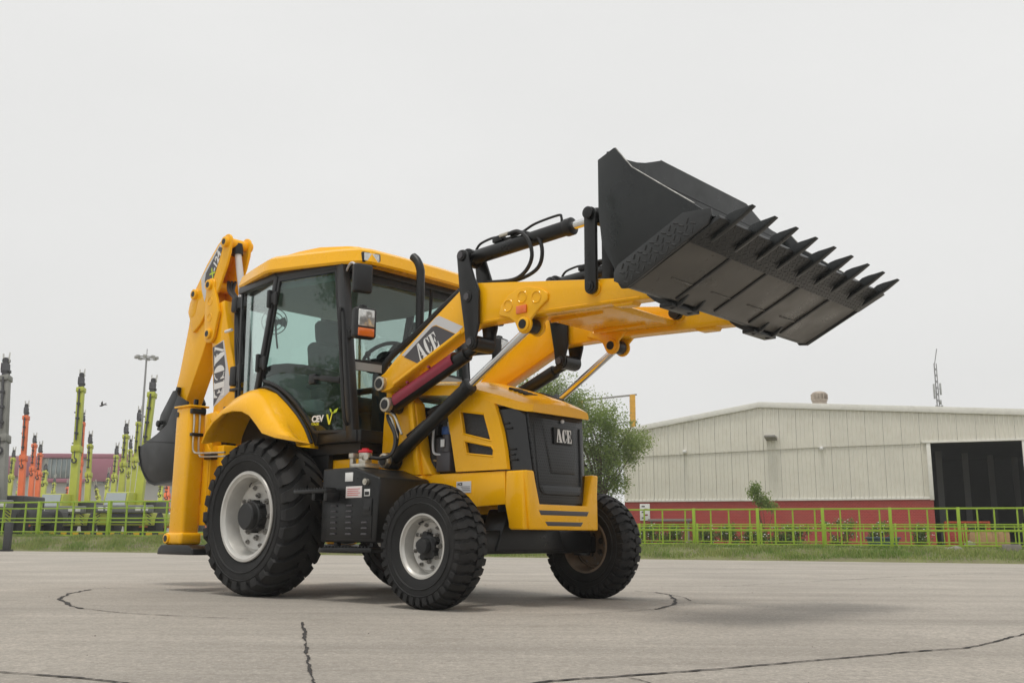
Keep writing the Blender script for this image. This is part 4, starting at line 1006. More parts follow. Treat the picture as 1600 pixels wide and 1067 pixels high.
# cabin fan on the rear post
fn = MB(); c = Vector((-.47, -.60, 2.54)); ax = Vector((.62, -.78, -.1)).normalized(); u = Vector((0, 0, 1)); u = (u - ax * u.dot(ax)).normalized(); v = ax.cross(u)
for r_ in (.125, .085, .045): fn.tube([c + (u * math.cos(2 * math.pi * k / 20) + v * math.sin(2 * math.pi * k / 20)) * r_ for k in range(21)], .005, 5, 1)
for k in range(3):
    a = 2 * math.pi * k / 3; e0 = u * math.cos(a) + v * math.sin(a); e1 = u * math.cos(a + .9) + v * math.sin(a + .9)
    fn.loft([[c + e0 * .02, c + e0 * .115 - ax * .015, c + (e0 + e1).normalized() * .12, c + e1 * .115 + ax * .015, c + e1 * .02], [c + e0 * .02 - ax * .004, c + e0 * .115 - ax * .019, c + (e0 + e1).normalized() * .12 - ax * .004, c + e1 * .115 + ax * .011, c + e1 * .02 - ax * .004]])
fn.cyl(c - ax * .06, c + ax * .02, .03, n=12).tube([c - ax * .05, c - ax * .06 - u * .1, c - ax * .12 - u * .25], .010, 6)
fn.build('cab_fan', PLAS, cab)
# wiper
MB().tube([(.845, .22, 2.80), (.86, .20, 2.60), (.875, .17, 2.45)], .010, 6).tube([(.865, .23, 2.78), (.88, .18, 2.45), (.905, .08, 2.10)], .007, 6).build('wiper', PLAS, cab)

# roof
def roof_ring(pts, z): return [(x, y, z(x, y) if callable(z) else z) for x, y in pts] + [(x, -y, z(x, y) if callable(z) else z) for x, y in pts[::-1]]
base = [(1.005, -.30), (.985, -.63), (.93, -.715), (.72, -.785), (.30, -.86), (-.12, -.93), (-.20, -.93), (-.55, -.85), (-.88, -.76), (-.98, -.45)]
def shrink(P, kx, ky, dx=0): return [(x * kx + dx, y * ky) for x, y in P]
zb = lambda x, y: 2.905 - .055 * max(0, x + .05) / 1.0 + .0 * y
zt = lambda x, y: 3.035 - .062 * max(0, x + .05) / 1.0 - .02 * max(0, -x - .2)
zu = lambda x, y: 3.095 - .085 * max(0, x + .05) - .02 * max(0, -x - .2)
mb = MB()
mb.loft([roof_ring(shrink(base, .86, .86), lambda x, y: zb(x, y) + .01), roof_ring(shrink(base, .985, .985), zb), roof_ring(base, lambda x, y: zb(x, y) + .02), roof_ring(shrink(base, .975, .97), zt), roof_ring(shrink(base, .93, .93), lambda x, y: zt(x, y) + .03), roof_ring(shrink(base, .80, .80), zu)])
roof = mb.build('roof', YEL, root, 22)
hump = [(.62, -.20), (.58, -.46), (.50, -.52), (.20, -.60), (-.10, -.62), (-.30, -.62), (-.52, -.58), (-.68, -.50), (-.74, -.40), (-.76, -.20)]
mb = MB(); mb.loft([roof_ring(shrink(hump, 1.12, 1.12), 2.98), roof_ring(shrink(hump, 1.08, 1.08), lambda x, y: zu(x, y) - .005), roof_ring(hump, lambda x, y: 3.165 - .10 * max(0, x - .1)), roof_ring(shrink(hump, .90, .88), lambda x, y: 3.185 - .10 * max(0, x - .1))])
mb.build('roof_hump', YEL, roof, 25)
for s in (-1, 1):
    c = Vector((.922, .605 * s, 2.905)); Rm = Matrix.Rotation(R(14) * s, 3, 'Z') @ Matrix.Rotation(R(-6), 3, 'Y')
    wl = MB().box(c, (.09, .18, .098), .012, Rm).build('work_light', PLAS, roof)
    MB().box(c + Rm @ Vector((.043, 0, 0)), (.014, .150, .078), .006, Rm).build('work_light_lens', LENS, roof)
MB().box((-.80, -.86, 2.80), (.0, 0, 0)) if 0 else None
# rear work lamps and brackets hanging behind the roof
for z, s in ((2.80, -.45), (2.80, .45)):
    MB().box((-.97, s, z), (.10, .17, .12), .012).bar((-.95, s, z + .05), (-.95, s, z + .12), .03, .03).build('rear_lamp', PLAS, root)

# mirrors and head lamp on the front post
def mirror(s):
    o = empty('mirror'); o.parent = root
    x0, y0 = .98, -.86
    Rm = Matrix.Rotation(R(-14) * (1 if s < 0 else -1), 3, 'Z')
    MB().box((1.13, .85 * s, 2.645), (.07, .17, .25), .022, Rm, 3).build('mirror_shell', PLAS, o)
    MB().box(Vector((1.13, .85 * s, 2.645)) + Rm @ Vector((-.034, 0, 0)), (.006, .15, .225), .002, Rm).build('mirror_face', MIRG, o)
    MB().tube([(.72, .70 * s, 2.80), (.86, .78 * s, 2.825), (.98, .84 * s, 2.815), (1.06, .86 * s, 2.76), (1.10, .85 * s, 2.66)], .010, 8).build('mirror_arm', SILV, o)
    lamp = empty('head_lamp'); lamp.parent = root
    c = Vector((1.17, .85 * s, 2.252))
    MB().box(c, (.10, .20, .265), .03, Rm, 3).box(c + Vector((-.02, 0, .14)), (.05, .06, .04), .01).build('lamp_housing', PLAS, lamp)
    MB().box(c + Rm @ Vector((.045, 0, .038)), (.02, .15, .145), .012, Rm, 3).build('lamp_lens', LENS, lamp)
    MB().box(c + Rm @ Vector((.046, 0, -.082)), (.02, .15, .070), .010, Rm, 3).build('indicator_lens', AMB, lamp)
    MB().tube([(.82, .71 * s, 2.23), (.92, .77 * s, 2.25), (1.14, .85 * s, 2.25)], .016, 8).box((.86, .73 * s, 2.23), (.05, .05, .09), .01).sph((.96, .78 * s, 2.26), .025).build('lamp_bracket', STEEL if 0 else PLAS, lamp)
mirror(-1); mirror(1)
# exhaust stack and air intake
MB().tube([(1.33, -.37, 1.74), (1.335, -.37, 2.2), (1.335, -.37, 2.70), (1.325, -.37, 2.80), (1.285, -.37, 2.875), (1.235, -.37, 2.92)], .037, 16).build('exhaust_stack', BLK, root)
MB().tube([(1.08, -.50, 1.82), (1.12, -.56, 1.93), (1.25, -.58, 2.02), (1.5, -.575, 2.15), (1.75, -.575, 2.29), (2.02, -.57, 2.445)], .028, 10).build('hose_bundle', PLAS, root)
MB().tube([(1.10, .50, 1.82), (1.12, .56, 1.93), (1.25, .58, 2.02), (1.5, .575, 2.15), (1.75, .575, 2.29), (2.02, .57, 2.445)], .028, 10).build('hose_bundle', PLAS, root)

# ---------------- rear fenders
def fender(s):
    # path of the arch in (x,z); cross section rolls from the inner crest to the outer lip
    path = [(-.76, 1.34, 0), (-.69, 1.44, .3), (-.58, 1.53, .6), (-.44, 1.59, .9), (-.29, 1.605, 1), (-.14, 1.59, 1), (-.02, 1.545, 1), (.09, 1.46, 1), (.19, 1.375, 1), (.38, 1.325, .9), (.60, 1.288, .6), (.875, 1.245, .0)]
    top = [(-.79, 1.39), (-.73, 1.50), (-.66, 1.60), (-.57, 1.69), (-.46, 1.77), (-.32, 1.815), (-.17, 1.82), (-.01, 1.76), (.13, 1.65), (.25, 1.54), (.35, 1.42), (.43, 1.28)]
    rings = []
    for (x, z, k), (xt, zt_) in zip(path, top):
        lip = (x, 1.125, z); r = []
        r.append((x + .0, 1.095, z - .002)); r.append(lip); r.append((x * .96 + xt * .04, 1.128, z + .035 * (.4 + .6 * k)))
        r.append((x * .75 + xt * .25, 1.105, z + (zt_ - z) * .45)); r.append((x * .45 + xt * .55, 1.04, z + (zt_ - z) * .80)); r.append((xt, .93, zt_)); r.append((xt, .80, zt_ + .01))
        r.append((xt, .70, zt_ - .01)); r.append((xt, .70, zt_ - .025)); r.append((xt, .93, zt_ - .016)); r.append((x * .55 + xt * .45, 1.02, z + (zt_ - z) * .70 - .02))
        rings.append([(p[0], p[1] * s, p[2]) for p in r])
    mb = MB(); mb.loft(rings); o = mb.build('fender', YEL, root, 50)
    # dark seal along the cab, inner liner
    MB().tube([(xt - .0, (ycab(xt) + .012) * s, zt_ + .02) for xt, zt_ in top[3:]], .018, 6, 2).build('fender_seal', PLAS, o)
    MB().bb(-.80, .55, .62 * s, .68 * s, 1.0, 1.60, .01).build('wheel_house', PLAS, root)
fender(-1); fender(1)

# ---------------- rear frame, stabilisers
for s in (-1, 1):
    P = 1.0
    leg = MB().bb(-1.385, -1.125, .865 * s, 1.05 * s, .46, 1.735, .035, 3).build('stabiliser_leg', YEL, root)
    MB().bb(-1.40, -1.11, .85 * s, 1.065 * s, 1.722, 1.742, .008).build('leg_cap', YEL, leg)
    MB().bb(-1.41, -1.105, .845 * s, 1.072 * s, .42, .535, .03, 3).build('leg_collar', YEL, leg)
    MB().cyl((-1.355, 1.06 * s, .478), (-1.355, 1.085 * s, .478), .048, n=18, bev=.005).build('collar_boss', YEL, leg)
    MB().cyl((-1.355, 1.08 * s, .478), (-1.355, 1.088 * s, .478), .030, n=16).build('collar_pin', BLK, leg)
    MB().cyl((-1.345, 1.045 * s, 1.66), (-1.345, 1.056 * s, 1.66), .026, n=14).build('leg_plug', BLK, leg)
    MB().prism([(-1.47, .33), (-.83, .33), (-.85, .385), (-.93, .42), (-1.40, .42), (-1.45, .39)], 'y', .80 * s, 1.10 * s, .012, 3).build('pad', BLK, leg)
    mb = MB()
    for k, y in enumerate((1.01, .95)):
        mb.tube([(-1.115, y * s, 1.66), (-1.105, y * s, 1.55), (-1.10, y * s, 1.35), (-1.09, (y - .01) * s, 1.29 - .03 * k), (-1.03, (y - .03) * s, 1.275 - .03 * k), (-.70, (y - .10) * s, 1.27 - .03 * k)], .0095, 8, 4)
    mb.build('steel_pipe', STEEL, leg)
    MB().bb(-1.125, -1.075, .92 * s, 1.04 * s, 1.44, 1.47, .004).build('pipe_clamp', BLK, leg)
    MB().bb(-1.13, -1.08, .90 * s, 1.05 * s, 1.655, 1.705, .008).bb(-1.16, -1.13, .96 * s, 1.0 * s, 1.70, 1.80, .006).bb(-1.16, -1.12, .88 * s, .93 * s, 1.65, 1.72, .006).build('pipe_clamp', BLK, leg)
    MB().bb(-1.08, -.96, .82 * s, .90 * s, 1.22, 1.28, .006).build('pipe_clamp', BLK, leg)
mb = MB()
mb.bb(-1.28, -1.13, -.88, .88, .62, .80, .012).bb(-1.28, -1.13, -.88, .88, 1.30, 1.44, .012)
mb.prism([(-1.30, .60), (-1.04, .60), (-1.04, 1.32), (-1.12, 1.42), (-1.30, 1.42)], 'y', -.87, -.80, .01).prism([(-1.30, .60), (-1.04, .60), (-1.04, 1.32), (-1.12, 1.42), (-1.30, 1.42)], 'y', .80, .87, .01)
mb.bb(-1.06, -1.02, -.86, .86, .62, 1.36, .008)
mb.prism([(-1.10, 1.32), (-1.02, 1.32), (-1.02, 1.40), (-1.10, 1.62)], 'y', -.86, -.83, .005)
mb.build('rear_frame', YEL, root)
mb = MB(); mb.prism([(-.98, 1.34), (-.90, 1.60), (-.90, 1.66), (-1.02, 1.66), (-1.04, 1.42)], 'y', -.70, -.62, .01).bb(-1.02, -.93, -.76, -.70, 1.36, 1.74, .008).build('rear_bracket', BLK, root)

# ---------------- backhoe (boom, dipper, bucket), carried left of centre line of the frame
YC, HWB = -.48, .12
kp = MB(); kp.cyl((-1.42, YC, .70), (-1.42, YC, 1.60), .09, n=20).bb(-1.46, -1.26, YC - .24, YC + .24, .72, .90, .02).bb(-1.46, -1.26, YC - .24, YC + .24, 1.22, 1.42, .02).prism([(-1.62, 1.30), (-1.30, 1.20), (-1.22, 1.62), (-1.36, 1.74), (-1.58, 1.72)], 'y', YC - .15, YC + .15, .02)
kp.build('kingpost', YEL, root)
bo = empty('boom'); bo.parent = root
BOOM = [(-1.50, 1.52), (-1.48, 1.80), (-1.545, 2.20), (-1.575, 2.43), (-1.62, 2.58), (-1.53, 2.88), (-1.40, 2.90), (-1.385, 2.82), (-1.25, 2.44), (-1.12, 2.10), (-1.10, 1.85), (-1.22, 1.50)]
MB().prism(BOOM, 'y', YC - .105, YC + .105, .012, 3).build('boom_beam', YEL, bo)
CHK = capsule((-1.58, 2.565), (-1.63, 3.09), .085, 10)
CHK = arc(-1.625, 3.085, .080, -20, 200, 10) + [(-1.70, 2.80)] + arc(-1.585, 2.56, .095, 170, 340, 10) + [(-1.43, 2.78), (-1.50, 2.95)]
for y0, y1 in ((YC - .145, YC - .108), (YC + .108, YC + .145)):
    MB().prism(CHK, 'y', y0, y1, .010, 3).build('boom_cheek', YEL, bo)
yo = YC - .145
for x, z in ((-1.63, 3.09), (-1.585, 2.56)):
    MB().cyl((x, yo - .028, z), (x, YC + .17, z), .056, n=20, bev=.006).build('pin_boss', YEL, bo)
    MB().cyl((x, yo - .030, z), (x, YC + .172, z), .032, n=16).build('pin', BLK, bo)
for x, z in ((-1.60, 2.91), (-1.59, 2.735)):
    MB().lathe([(.045, 0), (.040, .005), (.034, -.001), (.0, -.002)], (x, yo, z), 18, -1).build('cheek_boss', YEL, bo)
# decal on the boom
yd = YC - .1055
MB().prism([(-1.555, 2.42), (-1.36, 2.475), (-1.205, 2.05), (-1.19, 1.93), (-1.475, 1.79), (-1.50, 2.1)], 'y', yd - .0012, yd).build('silver_stripe', SILV, bo)
MB().prism([(-1.555, 2.42), (-1.375, 2.46), (-1.295, 2.18), (-1.30, 2.05), (-1.36, 1.92), (-1.476, 1.80), (-1.505, 2.1)], 'y', yd - .0022, yd - .0008).build('decal', GRYV, bo)
mb = MB(); glyphs(mb, 'ACE', (-1.322, yd - .0025, 2.375), (-.02, 0, -1), (1, 0, -.12), .165 * -1 if 0 else .150, .06, 1.05, .001)
mb = MB(); glyphs(mb, 'ACE', (-1.520, yd - .0024, 2.42), (.085, 0, -1), (1, 0, .085), .185, .05, 1.22, .001)
mb.build('decal_letters', WHT, bo)
# side window inside of ram channel: boom ram
MB().cyl((-1.20, YC - .02, 1.60), (-1.27, YC - .02, 2.25), .055, n=16).build('boom_ram', BLK, bo)

di = empty('dipper'); di.parent = root
DIP = [(-1.335, 3.575), (-1.385, 3.605), (-1.46, 3.595), (-1.55, 3.52), (-1.74, 3.34), (-1.94, 3.10), (-2.035, 2.96), (-2.075, 2.70), (-2.19, 2.22), (-2.36, 1.72), (-2.30, 1.62), (-2.20, 1.62), (-2.02, 1.90), (-1.80, 2.30), (-1.62, 2.62), (-1.57, 2.95), (-1.47, 3.10), (-1.335, 3.35), (-1.30, 3.46), (-1.295, 3.53)]
# lower closed beam and two top cheeks
LOW = [(-1.94, 3.10), (-2.035, 2.96), (-2.075, 2.70), (-2.19, 2.22), (-2.36, 1.72), (-2.30, 1.62), (-2.20, 1.62), (-2.02, 1.90), (-1.80, 2.30), (-1.70, 2.50), (-1.66, 2.80), (-1.72, 3.05), (-1.80, 3.22)]
MB().prism(LOW, 'y', YC - .10, YC + .10, .010, 3).build('dipper_beam', YEL, di)
TOP = [(-1.94, 3.10), (-2.035, 2.96), (-2.06, 2.86), (-1.93, 2.62), (-1.80, 2.70), (-1.66, 2.85), (-1.56, 2.95), (-1.49, 3.02), (-1.44, 3.12), (-1.36, 3.27), (-1.315, 3.40)] + arc(-1.385, 3.52, .085, -25, 130, 8) + [(-1.55, 3.52), (-1.74, 3.34)]
for y0, y1 in ((YC - .128, YC - .100), (YC + .100, YC + .128)):
    MB().prism(TOP, 'y', y0, y1, .008, 3).build('dipper_cheek', YEL, di)
MB().loft([[(-1.555, YC - .1, 3.515), (-1.535, YC - .1, 3.49), (-1.535, YC + .1, 3.49), (-1.555, YC + .1, 3.515)], [(-1.74, YC - .1, 3.335), (-1.72, YC - .1, 3.31), (-1.72, YC + .1, 3.31), (-1.74, YC + .1, 3.335)], [(-1.94, YC - .1, 3.10), (-1.92, YC - .1, 3.08), (-1.92, YC + .1, 3.08), (-1.94, YC + .1, 3.10)]]).build('dipper_back_plate', YEL, di)
for x, z in ((-1.385, 3.515), (-1.92, 3.035)):
    MB().cyl((x, YC - .165, z), (x, YC + .165, z), .055, n=20, bev=.006).build('pin_boss', YEL, di)
    MB().cyl((x, YC - .168, z), (x, YC + .168, z), .031, n=16).build('pin', BLK, di)
MB().prism(capsule((-1.92, 3.035), (-1.97, 2.86), .065), 'y', YC - .132, YC - .118, .006, 2).build('pin_plate', YEL, di)
yd = YC - .1285
MB().prism([(-1.535, 3.495), (-1.50, 3.52), (-1.475, 3.485), (-1.68, 3.16), (-1.735, 2.93), (-1.80, 3.05), (-1.835, 3.20)], 'y', yd - .0012, yd).build('silver_stripe', SILV, di)
MB().prism([(-1.515, 3.49), (-1.455, 3.465), (-1.56, 3.23), (-1.60, 3.15), (-1.71, 3.07), (-1.76, 3.15), (-1.745, 3.24)], 'y', yd - .0022, yd - .0008).build('decal', GRYV, di)
U = Vector((.155, 0, .30)).normalized(); V_ = Vector((-.30, 0, .155)).normalized(); O = Vector((-1.615, yd - .0025, 3.14))
O = Vector((-1.605, yd - .003, 3.155))
text('decal_letters', 'X', O, U, V_, .085, LIMV, di, .0005, shear=.2, bold=.004)
text('decal_letters', '-124', O + U * .075, U, V_, .085, WHT, di, .0005, shear=.2, bold=.004)
# dipper ram in front of the boom
MB().cyl((-1.385, YC, 3.515), (-1.375, YC, 3.40), .062, n=16).build('ram_head', BLK, di)
MB().cyl((-1.37, YC, 3.44), (-1.21, YC, 2.85), .036, n=16).build('ram_rod', SILV, di)
MB().cyl((-1.21, YC, 2.87), (-1.05, YC, 2.05), .06, n=18).build('ram_barrel', BLK, di)
mb = MB()
for k in range(3): mb.tube([(-1.46 + .02 * k, YC - .03 + .03 * k, 3.12), (-1.38 + .01 * k, YC - .07 + .02 * k, 3.0), (-1.20, YC - .10 + .02 * k, 2.85), (-1.12 + .02 * k, YC - .125, 2.55), (-1.09 + .045 * k, YC - .13, 2.35), (-1.05 + .04 * k, YC - .13, 2.15)], .017, 8)
mb.build('hose_group', PLAS, bo)
MB().box((-1.12, YC - .12, 2.80), (.10, .10, .16), .02).box((-.98, YC - .12, 2.81), (.22, .08, .12), .015).build('hose_clamp', PLAS, bo)
MB().cyl((-1.29, YC - .135, 2.545), (-1.17, YC - .14, 2.55), .016, n=10).build('hose_sleeve', WHT, bo)
mb = MB().box((-1.05, YC - .15, 2.06), (.11, .07, .20), .02).box((-.94, YC - .15, 2.08), (.09, .07, .19), .02).box((-.99, YC - .16, 1.92), (.18, .06, .03), .008).tube([(-.99, YC - .15, 2.0), (-.99, YC - .16, 1.85), (-.97, YC - .14, 1.72)], .016, 8)
mb.build('boom_lock', PLAS, bo)
# rear bucket
rb = empty('rear_bucket'); rb.parent = root
RS = [(-1.90, 1.93), (-2.08, 1.64), (-2.28, 1.55), (-2.63, 1.43), (-2.60, 1.315), (-2.53, 1.19), (-2.44, 1.10), (-2.36, 1.045), (-2.23, 1.015), (-2.05, 1.03), (-1.80, 1.05), (-1.66, 1.25), (-1.64, 1.55), (-1.70, 1.85)]
rv = .27
for s in (-1, 1): MB().prism(RS, 'y', YC + rv * s, YC + (rv - .02) * s, .004).build('side_plate', BLK, rb)
sh = [(-2.63, 1.43), (-2.60, 1.315), (-2.53, 1.19), (-2.44, 1.10), (-2.36, 1.045), (-2.23, 1.015), (-2.05, 1.03), (-1.80, 1.05)]
MB().prism(sh + [(x, z + .02) for x, z in sh[::-1]], 'y', YC - rv - .005, YC + rv + .005, 0).build('shell', BLK, rb)
MB().prism([(-2.52, 1.49), (-1.85, 1.43), (-1.85, 1.442), (-2.52, 1.502)], 'y', YC - rv - .006, YC - rv, .002).build('weld_bead', BLK, rb)
for y in (YC - .16, YC + .13): MB().prism([(-2.42, 1.78), (-2.48, 1.62), (-2.2, 1.55), (-2.05, 1.90), (-2.14, 2.02), (-2.20, 2.02)], 'y', y, y + .03, .006).build('bucket_ear', BLK, rb)
for x, z in ((-2.40, 1.68), (-2.31, 1.63)): MB().cyl((x, YC - .20, z), (x, YC + .20, z), .035, n=14, bev=.004).build('pin', BLK, rb)
MB().prism([(-2.20, 1.95), (-2.15, 2.06), (-2.11, 2.05), (-2.14, 1.93)], 'y', YC - .15, YC - .11, .004).build('tip_link', BLK, rb)
for k in range(5): MB().prism([(-1.84, 1.04), (-1.72, 1.07), (-1.63, 1.10), (-1.72, 1.03), (-1.82, 1.02)], 'y', YC - .28 + k * .13, YC - .22 + k * .13, .006).build('tooth', BLK, rb)
# ================================================================== fences
LIME = mat('lime_fence_paint', (.29, .44, .025), .5, var=.12, vs=4, dirt=.3, dcol=(.35, .36, .06))
def fence_line(name, label, px0, px1, off, ztop, zbot, mids, post_px, bar_fn, post_w=.075, bar_w=.035, rail=.04, sub=None, m=LIME):
    A = edge(0, off)
    def pos(px): return Vector(plan(px, (A.x, A.y), (ED.x, ED.y)))
    r = empty(name, (*pos(px0), zbot)); tag(r, label, 'fence')
    inv = Vector((*pos(px0), zbot)); dz = ztop - zbot
    e = Vector((ED.x, ED.y, 0)); e0 = pos(px0)
    L_ = (pos(px1) - e0).length
    rz = math.atan2(ED.y, ED.x); r.rotation_euler = (0, 0, rz)
    for z, h in [(dz, rail)] + [(q, rail * .8) for q in mids] + [(0.06, rail * .9)]:
        MB().box((L_ / 2, 0, z), (L_, rail * .8, h), .004).build('rail', m, r)
    posts = [(pos(p) - e0).length for p in post_px]
    pm = None
    for s_ in posts:
        if pm is None: o = MB().box((0, 0, dz / 2 - .08), (post_w, post_w, dz + .20), .006).build('post', m, r); pm = o.data
        else: o = link('post', pm, r)
        o.location = (s_, 0, .01)
    bm_ = None
    for s_, tilt, z0, z1 in bar_fn(posts, L_, dz):
        if bm_ is None: o = MB().box((0, 0, .5), (bar_w, bar_w * .8, 1.0)).build('bar', m, r); bm_ = o.data
        else: o = link('bar', bm_, r)
        o.location = (s_, .004, z0); o.scale = (1, 1, z1 - z0); o.rotation_euler = (0, tilt, 0)
    return r
def bars3(posts, L_, dz):
    out = []
    for a, b in zip(posts[:-1], posts[1:]):
        for f in (.28, .55, .86): out.append((a + (b - a) * f + random.uniform(-.03, .03), random.uniform(-.012, .012), .06, dz - .02))
    return out
fence_line('boundary_fence', 'lime green steel fence with thick posts along the verge before the shed', 592, 1640, 2.2, 1.235, .30, [.50, .42], [600, 665, 735, 810, 890, 980, 1085, 1185, 1287, 1393, 1500, 1606], bars3)
def dense(step):
    def f(posts, L_, dz):
        out = []; x = .1
        while x < L_ - .1: out.append((x, random.uniform(-.03, .03), .05, dz - .02)); x += step * random.uniform(.75, 1.3)
        return out
    return f
fence_line('inner_fence', 'low lime fence of close thin bars behind the boundary fence', 990, 1640, 5.6, .90, .36, [.36], [1000, 1090, 1190, 1290, 1400, 1510, 1600], dense(.24), .05, .026, .032)
def barsL(posts, L_, dz):
    out = []
    for a, b in zip(posts[:-1], posts[1:]):
        for f in (.26, .50, .80): out.append((a + (b - a) * f + random.uniform(-.04, .04), random.uniform(-.01, .03), .06, dz - .02))
    return out
fence_line('yard_fence', 'lime green steel fence in front of the parked cranes', -60, 584, 2.3, 1.58, .42, [.95, .62, .50, .18], [-50, 58, 168, 280, 380, 480, 576], barsL, .11, .05, .05)
# yellow and black kerb behind the yard fence
KY = mat('kerb_yellow', (.66, .40, .01), .6, var=.15, vs=3); KB = mat('kerb_black', (.025, .025, .025), .6)
A = edge(0, 4.4); p0 = Vector(plan(-40, (A.x, A.y), (ED.x, ED.y))); kb = empty('striped_kerb', (p0.x, p0.y, .44), math.atan2(ED.y, ED.x)); tag(kb, 'yellow and black striped kerb behind the lime fence on the left', 'kerb')
L_ = (Vector(plan(320, (A.x, A.y), (ED.x, ED.y))) - p0).length; k = 0; x = 0; bd = {}
while x < L_:
    wd = .27
    q = k % 2
    if q not in bd: o = MB().box((0, 0, .09), (wd - .006, .14, .20), .01).build('kerb_block', (KY, KB)[q], kb); bd[q] = o.data
    else: o = link('kerb_block', bd[q], kb)
    o.location = (x, 0, 0); x += wd; k += 1
# bollard
p = Vector((*gp_(10, 861), 0)); bo_ = empty('bollard', p); tag(bo_, 'dark square steel bollard on the concrete edge at far left', 'bollard')
D_ = p.y; h_ = D_ / F_PX * 44
MB().box((0, 0, h_ / 2), (.20, .16, h_), .012).build('bollard_post', mat('bollard_paint', (.045, .045, .048), .6, var=.2), bo_); MB().box((0, 0, .03), (.30, .26, .06), .012).build('base_plate', BLK, bo_)

# ================================================================== shed
SA, SD = Vector((4.9, 43.0)), Vector((1, -.42)).normalized(); SN = Vector((SD.y, -SD.x))
if SN.y > 0: SN = -SN      # outwards, to the camera
shed = empty('shed', (SA.x, SA.y, 0), math.atan2(SD.y, SD.x)); tag(shed, 'low cream corrugated metal shed on a red brick base with dark doorway', 'shed')
def wl(px, py):
    """picture point -> (s, z) on the shed's front wall"""
    r = ray(px, py); den = r.x * SN.x + r.y * SN.y; t = (SA.x * SN.x + SA.y * SN.y) / den
    q = Vector((r.x * t, r.y * t)); return ((q - SA).dot(SD), CAM_H + r.z * t)
CLAD = mat('cream_cladding', (.78, .76, .685), .55, var=.05, vs=.6, dirt=.3, dcol=(.56, .49, .38))
TRIM = mat('cream_trim', (.80, .79, .74), .5, var=.06, dirt=.2)
def brick_mat():
    m = mat('red_painted_brick', (.27, .035, .03), .75); n = m.node_tree; N = n.nodes; L = n.links; b = N['Principled BSDF']
    tc = N.new('ShaderNodeTexCoord'); mp = N.new('ShaderNodeMapping'); mp.inputs['Rotation'].default_value = (R(90), 0, 0); L.new(tc.outputs['Object'], mp.inputs[0])
    t = N.new('ShaderNodeTexBrick'); t.inputs['Scale'].default_value = 4.2; t.inputs['Color1'].default_value = (.42, .045, .040, 1); t.inputs['Color2'].default_value = (.34, .036, .034, 1); t.inputs['Mortar'].default_value = (.48, .11, .09, 1); t.inputs['Mortar Size'].default_value = .03
    L.new(mp.outputs[0], t.inputs[0]); ns = N.new('ShaderNodeTexNoise'); ns.inputs['Scale'].default_value = 1.2; ns.inputs['Detail'].default_value = 8; L.new(tc.outputs['Object'], ns.inputs['Vector'])
    r = N.new('ShaderNodeMapRange'); r.inputs[1].default_value = .45; r.inputs[2].default_value = .75; r.inputs[4].default_value = .5; L.new(ns.outputs[0], r.inputs[0])
    x = N.new('ShaderNodeMixRGB'); x.inputs[2].default_value = (.36, .10, .08, 1); L.new(r.outputs[0], x.inputs[0]); L.new(t.outputs[0], x.inputs[1]); L.new(x.outputs[0], b.inputs['Base Color']); return m
BRK = brick_mat()
s0, zb0 = wl(976, 784); s1, zb1 = wl(1456, 778); zb_ = (zb0 + zb1) / 2
sp_, zp = wl(1187, 636); sl0, zl0 = wl(976, 676); sr, zr = wl(1600, 648); sr2 = sr + 6.0; zr2 = zr + (zr - zp) / (sr - sp_) * 6.0
def rz_(s): return zl0 + (zp - zl0) * (s - sl0) / (sp_ - sl0) if s < sp_ else zp + (zr - zp) * (s - sp_) / (sr - sp_)
j0 = wl(976, 713); j1 = wl(1280, 697); j2 = wl(1449, 691)
def jz(s): return j0[1] + (j1[1] - j0[1]) * (s - j0[0]) / (j1[0] - j0[0]) if s < j1[0] else j1[1] + (j2[1] - j1[1]) * (s - j1[0]) / (j2[0] - j1[0])
d0, dz0 = wl(1452, 691); d1, dz1 = wl(1597, 688); dtop = (dz0 + dz1) / 2
def panel(sa, sb, lo, hi, dpt, name='cladding_panel'):
    nr = 4; V, F_ = [], []; st = []
    for k in range(nr):
        a = sa + (sb - sa - .007) * k / nr; wd = (sb - sa - .007) / nr
        st += [(a, 0), (a + wd * .70, 0), (a + wd * .76, .05), (a + wd * .94, .05)]
    st.append((sb - .007, 0))
    for s_, d_ in st: V += [(s_, -(dpt + d_), lo(s_)), (s_, -(dpt + d_), hi(s_))]
    for k in range(len(st) - 1): F_.append((2 * k, 2 * k + 2, 2 * k + 3, 2 * k + 1))
    return np_mesh(name, V, F_, CLAD, shed)
pw = .66; s = s0
while s < sr2:
    e = min(s + pw, sr2)
    panel(s, e, (lambda q: (jz(q) - .05) if q < d0 else dtop + .02) if e <= d0 + .01 or s >= d0 else (lambda q: max(jz(q) - .05, dtop + .02)), rz_, .06)
    s = e
s = s0
while s < d0 - .05:
    e = min(s + pw, d0 - .02); panel(s, e, lambda q: zb_, lambda q: jz(q), .02); s = e
s = d1 + .02
while s < sr2:
    e = min(s + pw, sr2); panel(s, e, lambda q: zb_, lambda q: dtop + .03, .02); s = e
DEP = 16
MB().bb(s0, d0, 0, .22, 0, zb_).bb(d1, sr2, 0, .22, 0, zb_).build('brick_base', BRK, shed)
mb = MB(); mb.bb(s0, d0, -.07, .02, zb_ - .03, zb_ + .06, .005).build('base_flashing', TRIM, shed)
mb = MB(); mb.prism([(s0 - .25, rz_(s0) - .10), (sp_, zp - .03), (sp_, zp + .20), (s0 - .25, rz_(s0) + .12)], 'y', -.16, -.085, .004).prism([(sp_, zp - .03), (sr2, zr2 - .03), (sr2, zr2 + .22), (sp_, zp + .20)], 'y', -.16, -.085, .004)
mb.build('barge_board', TRIM, shed)
mb = MB()
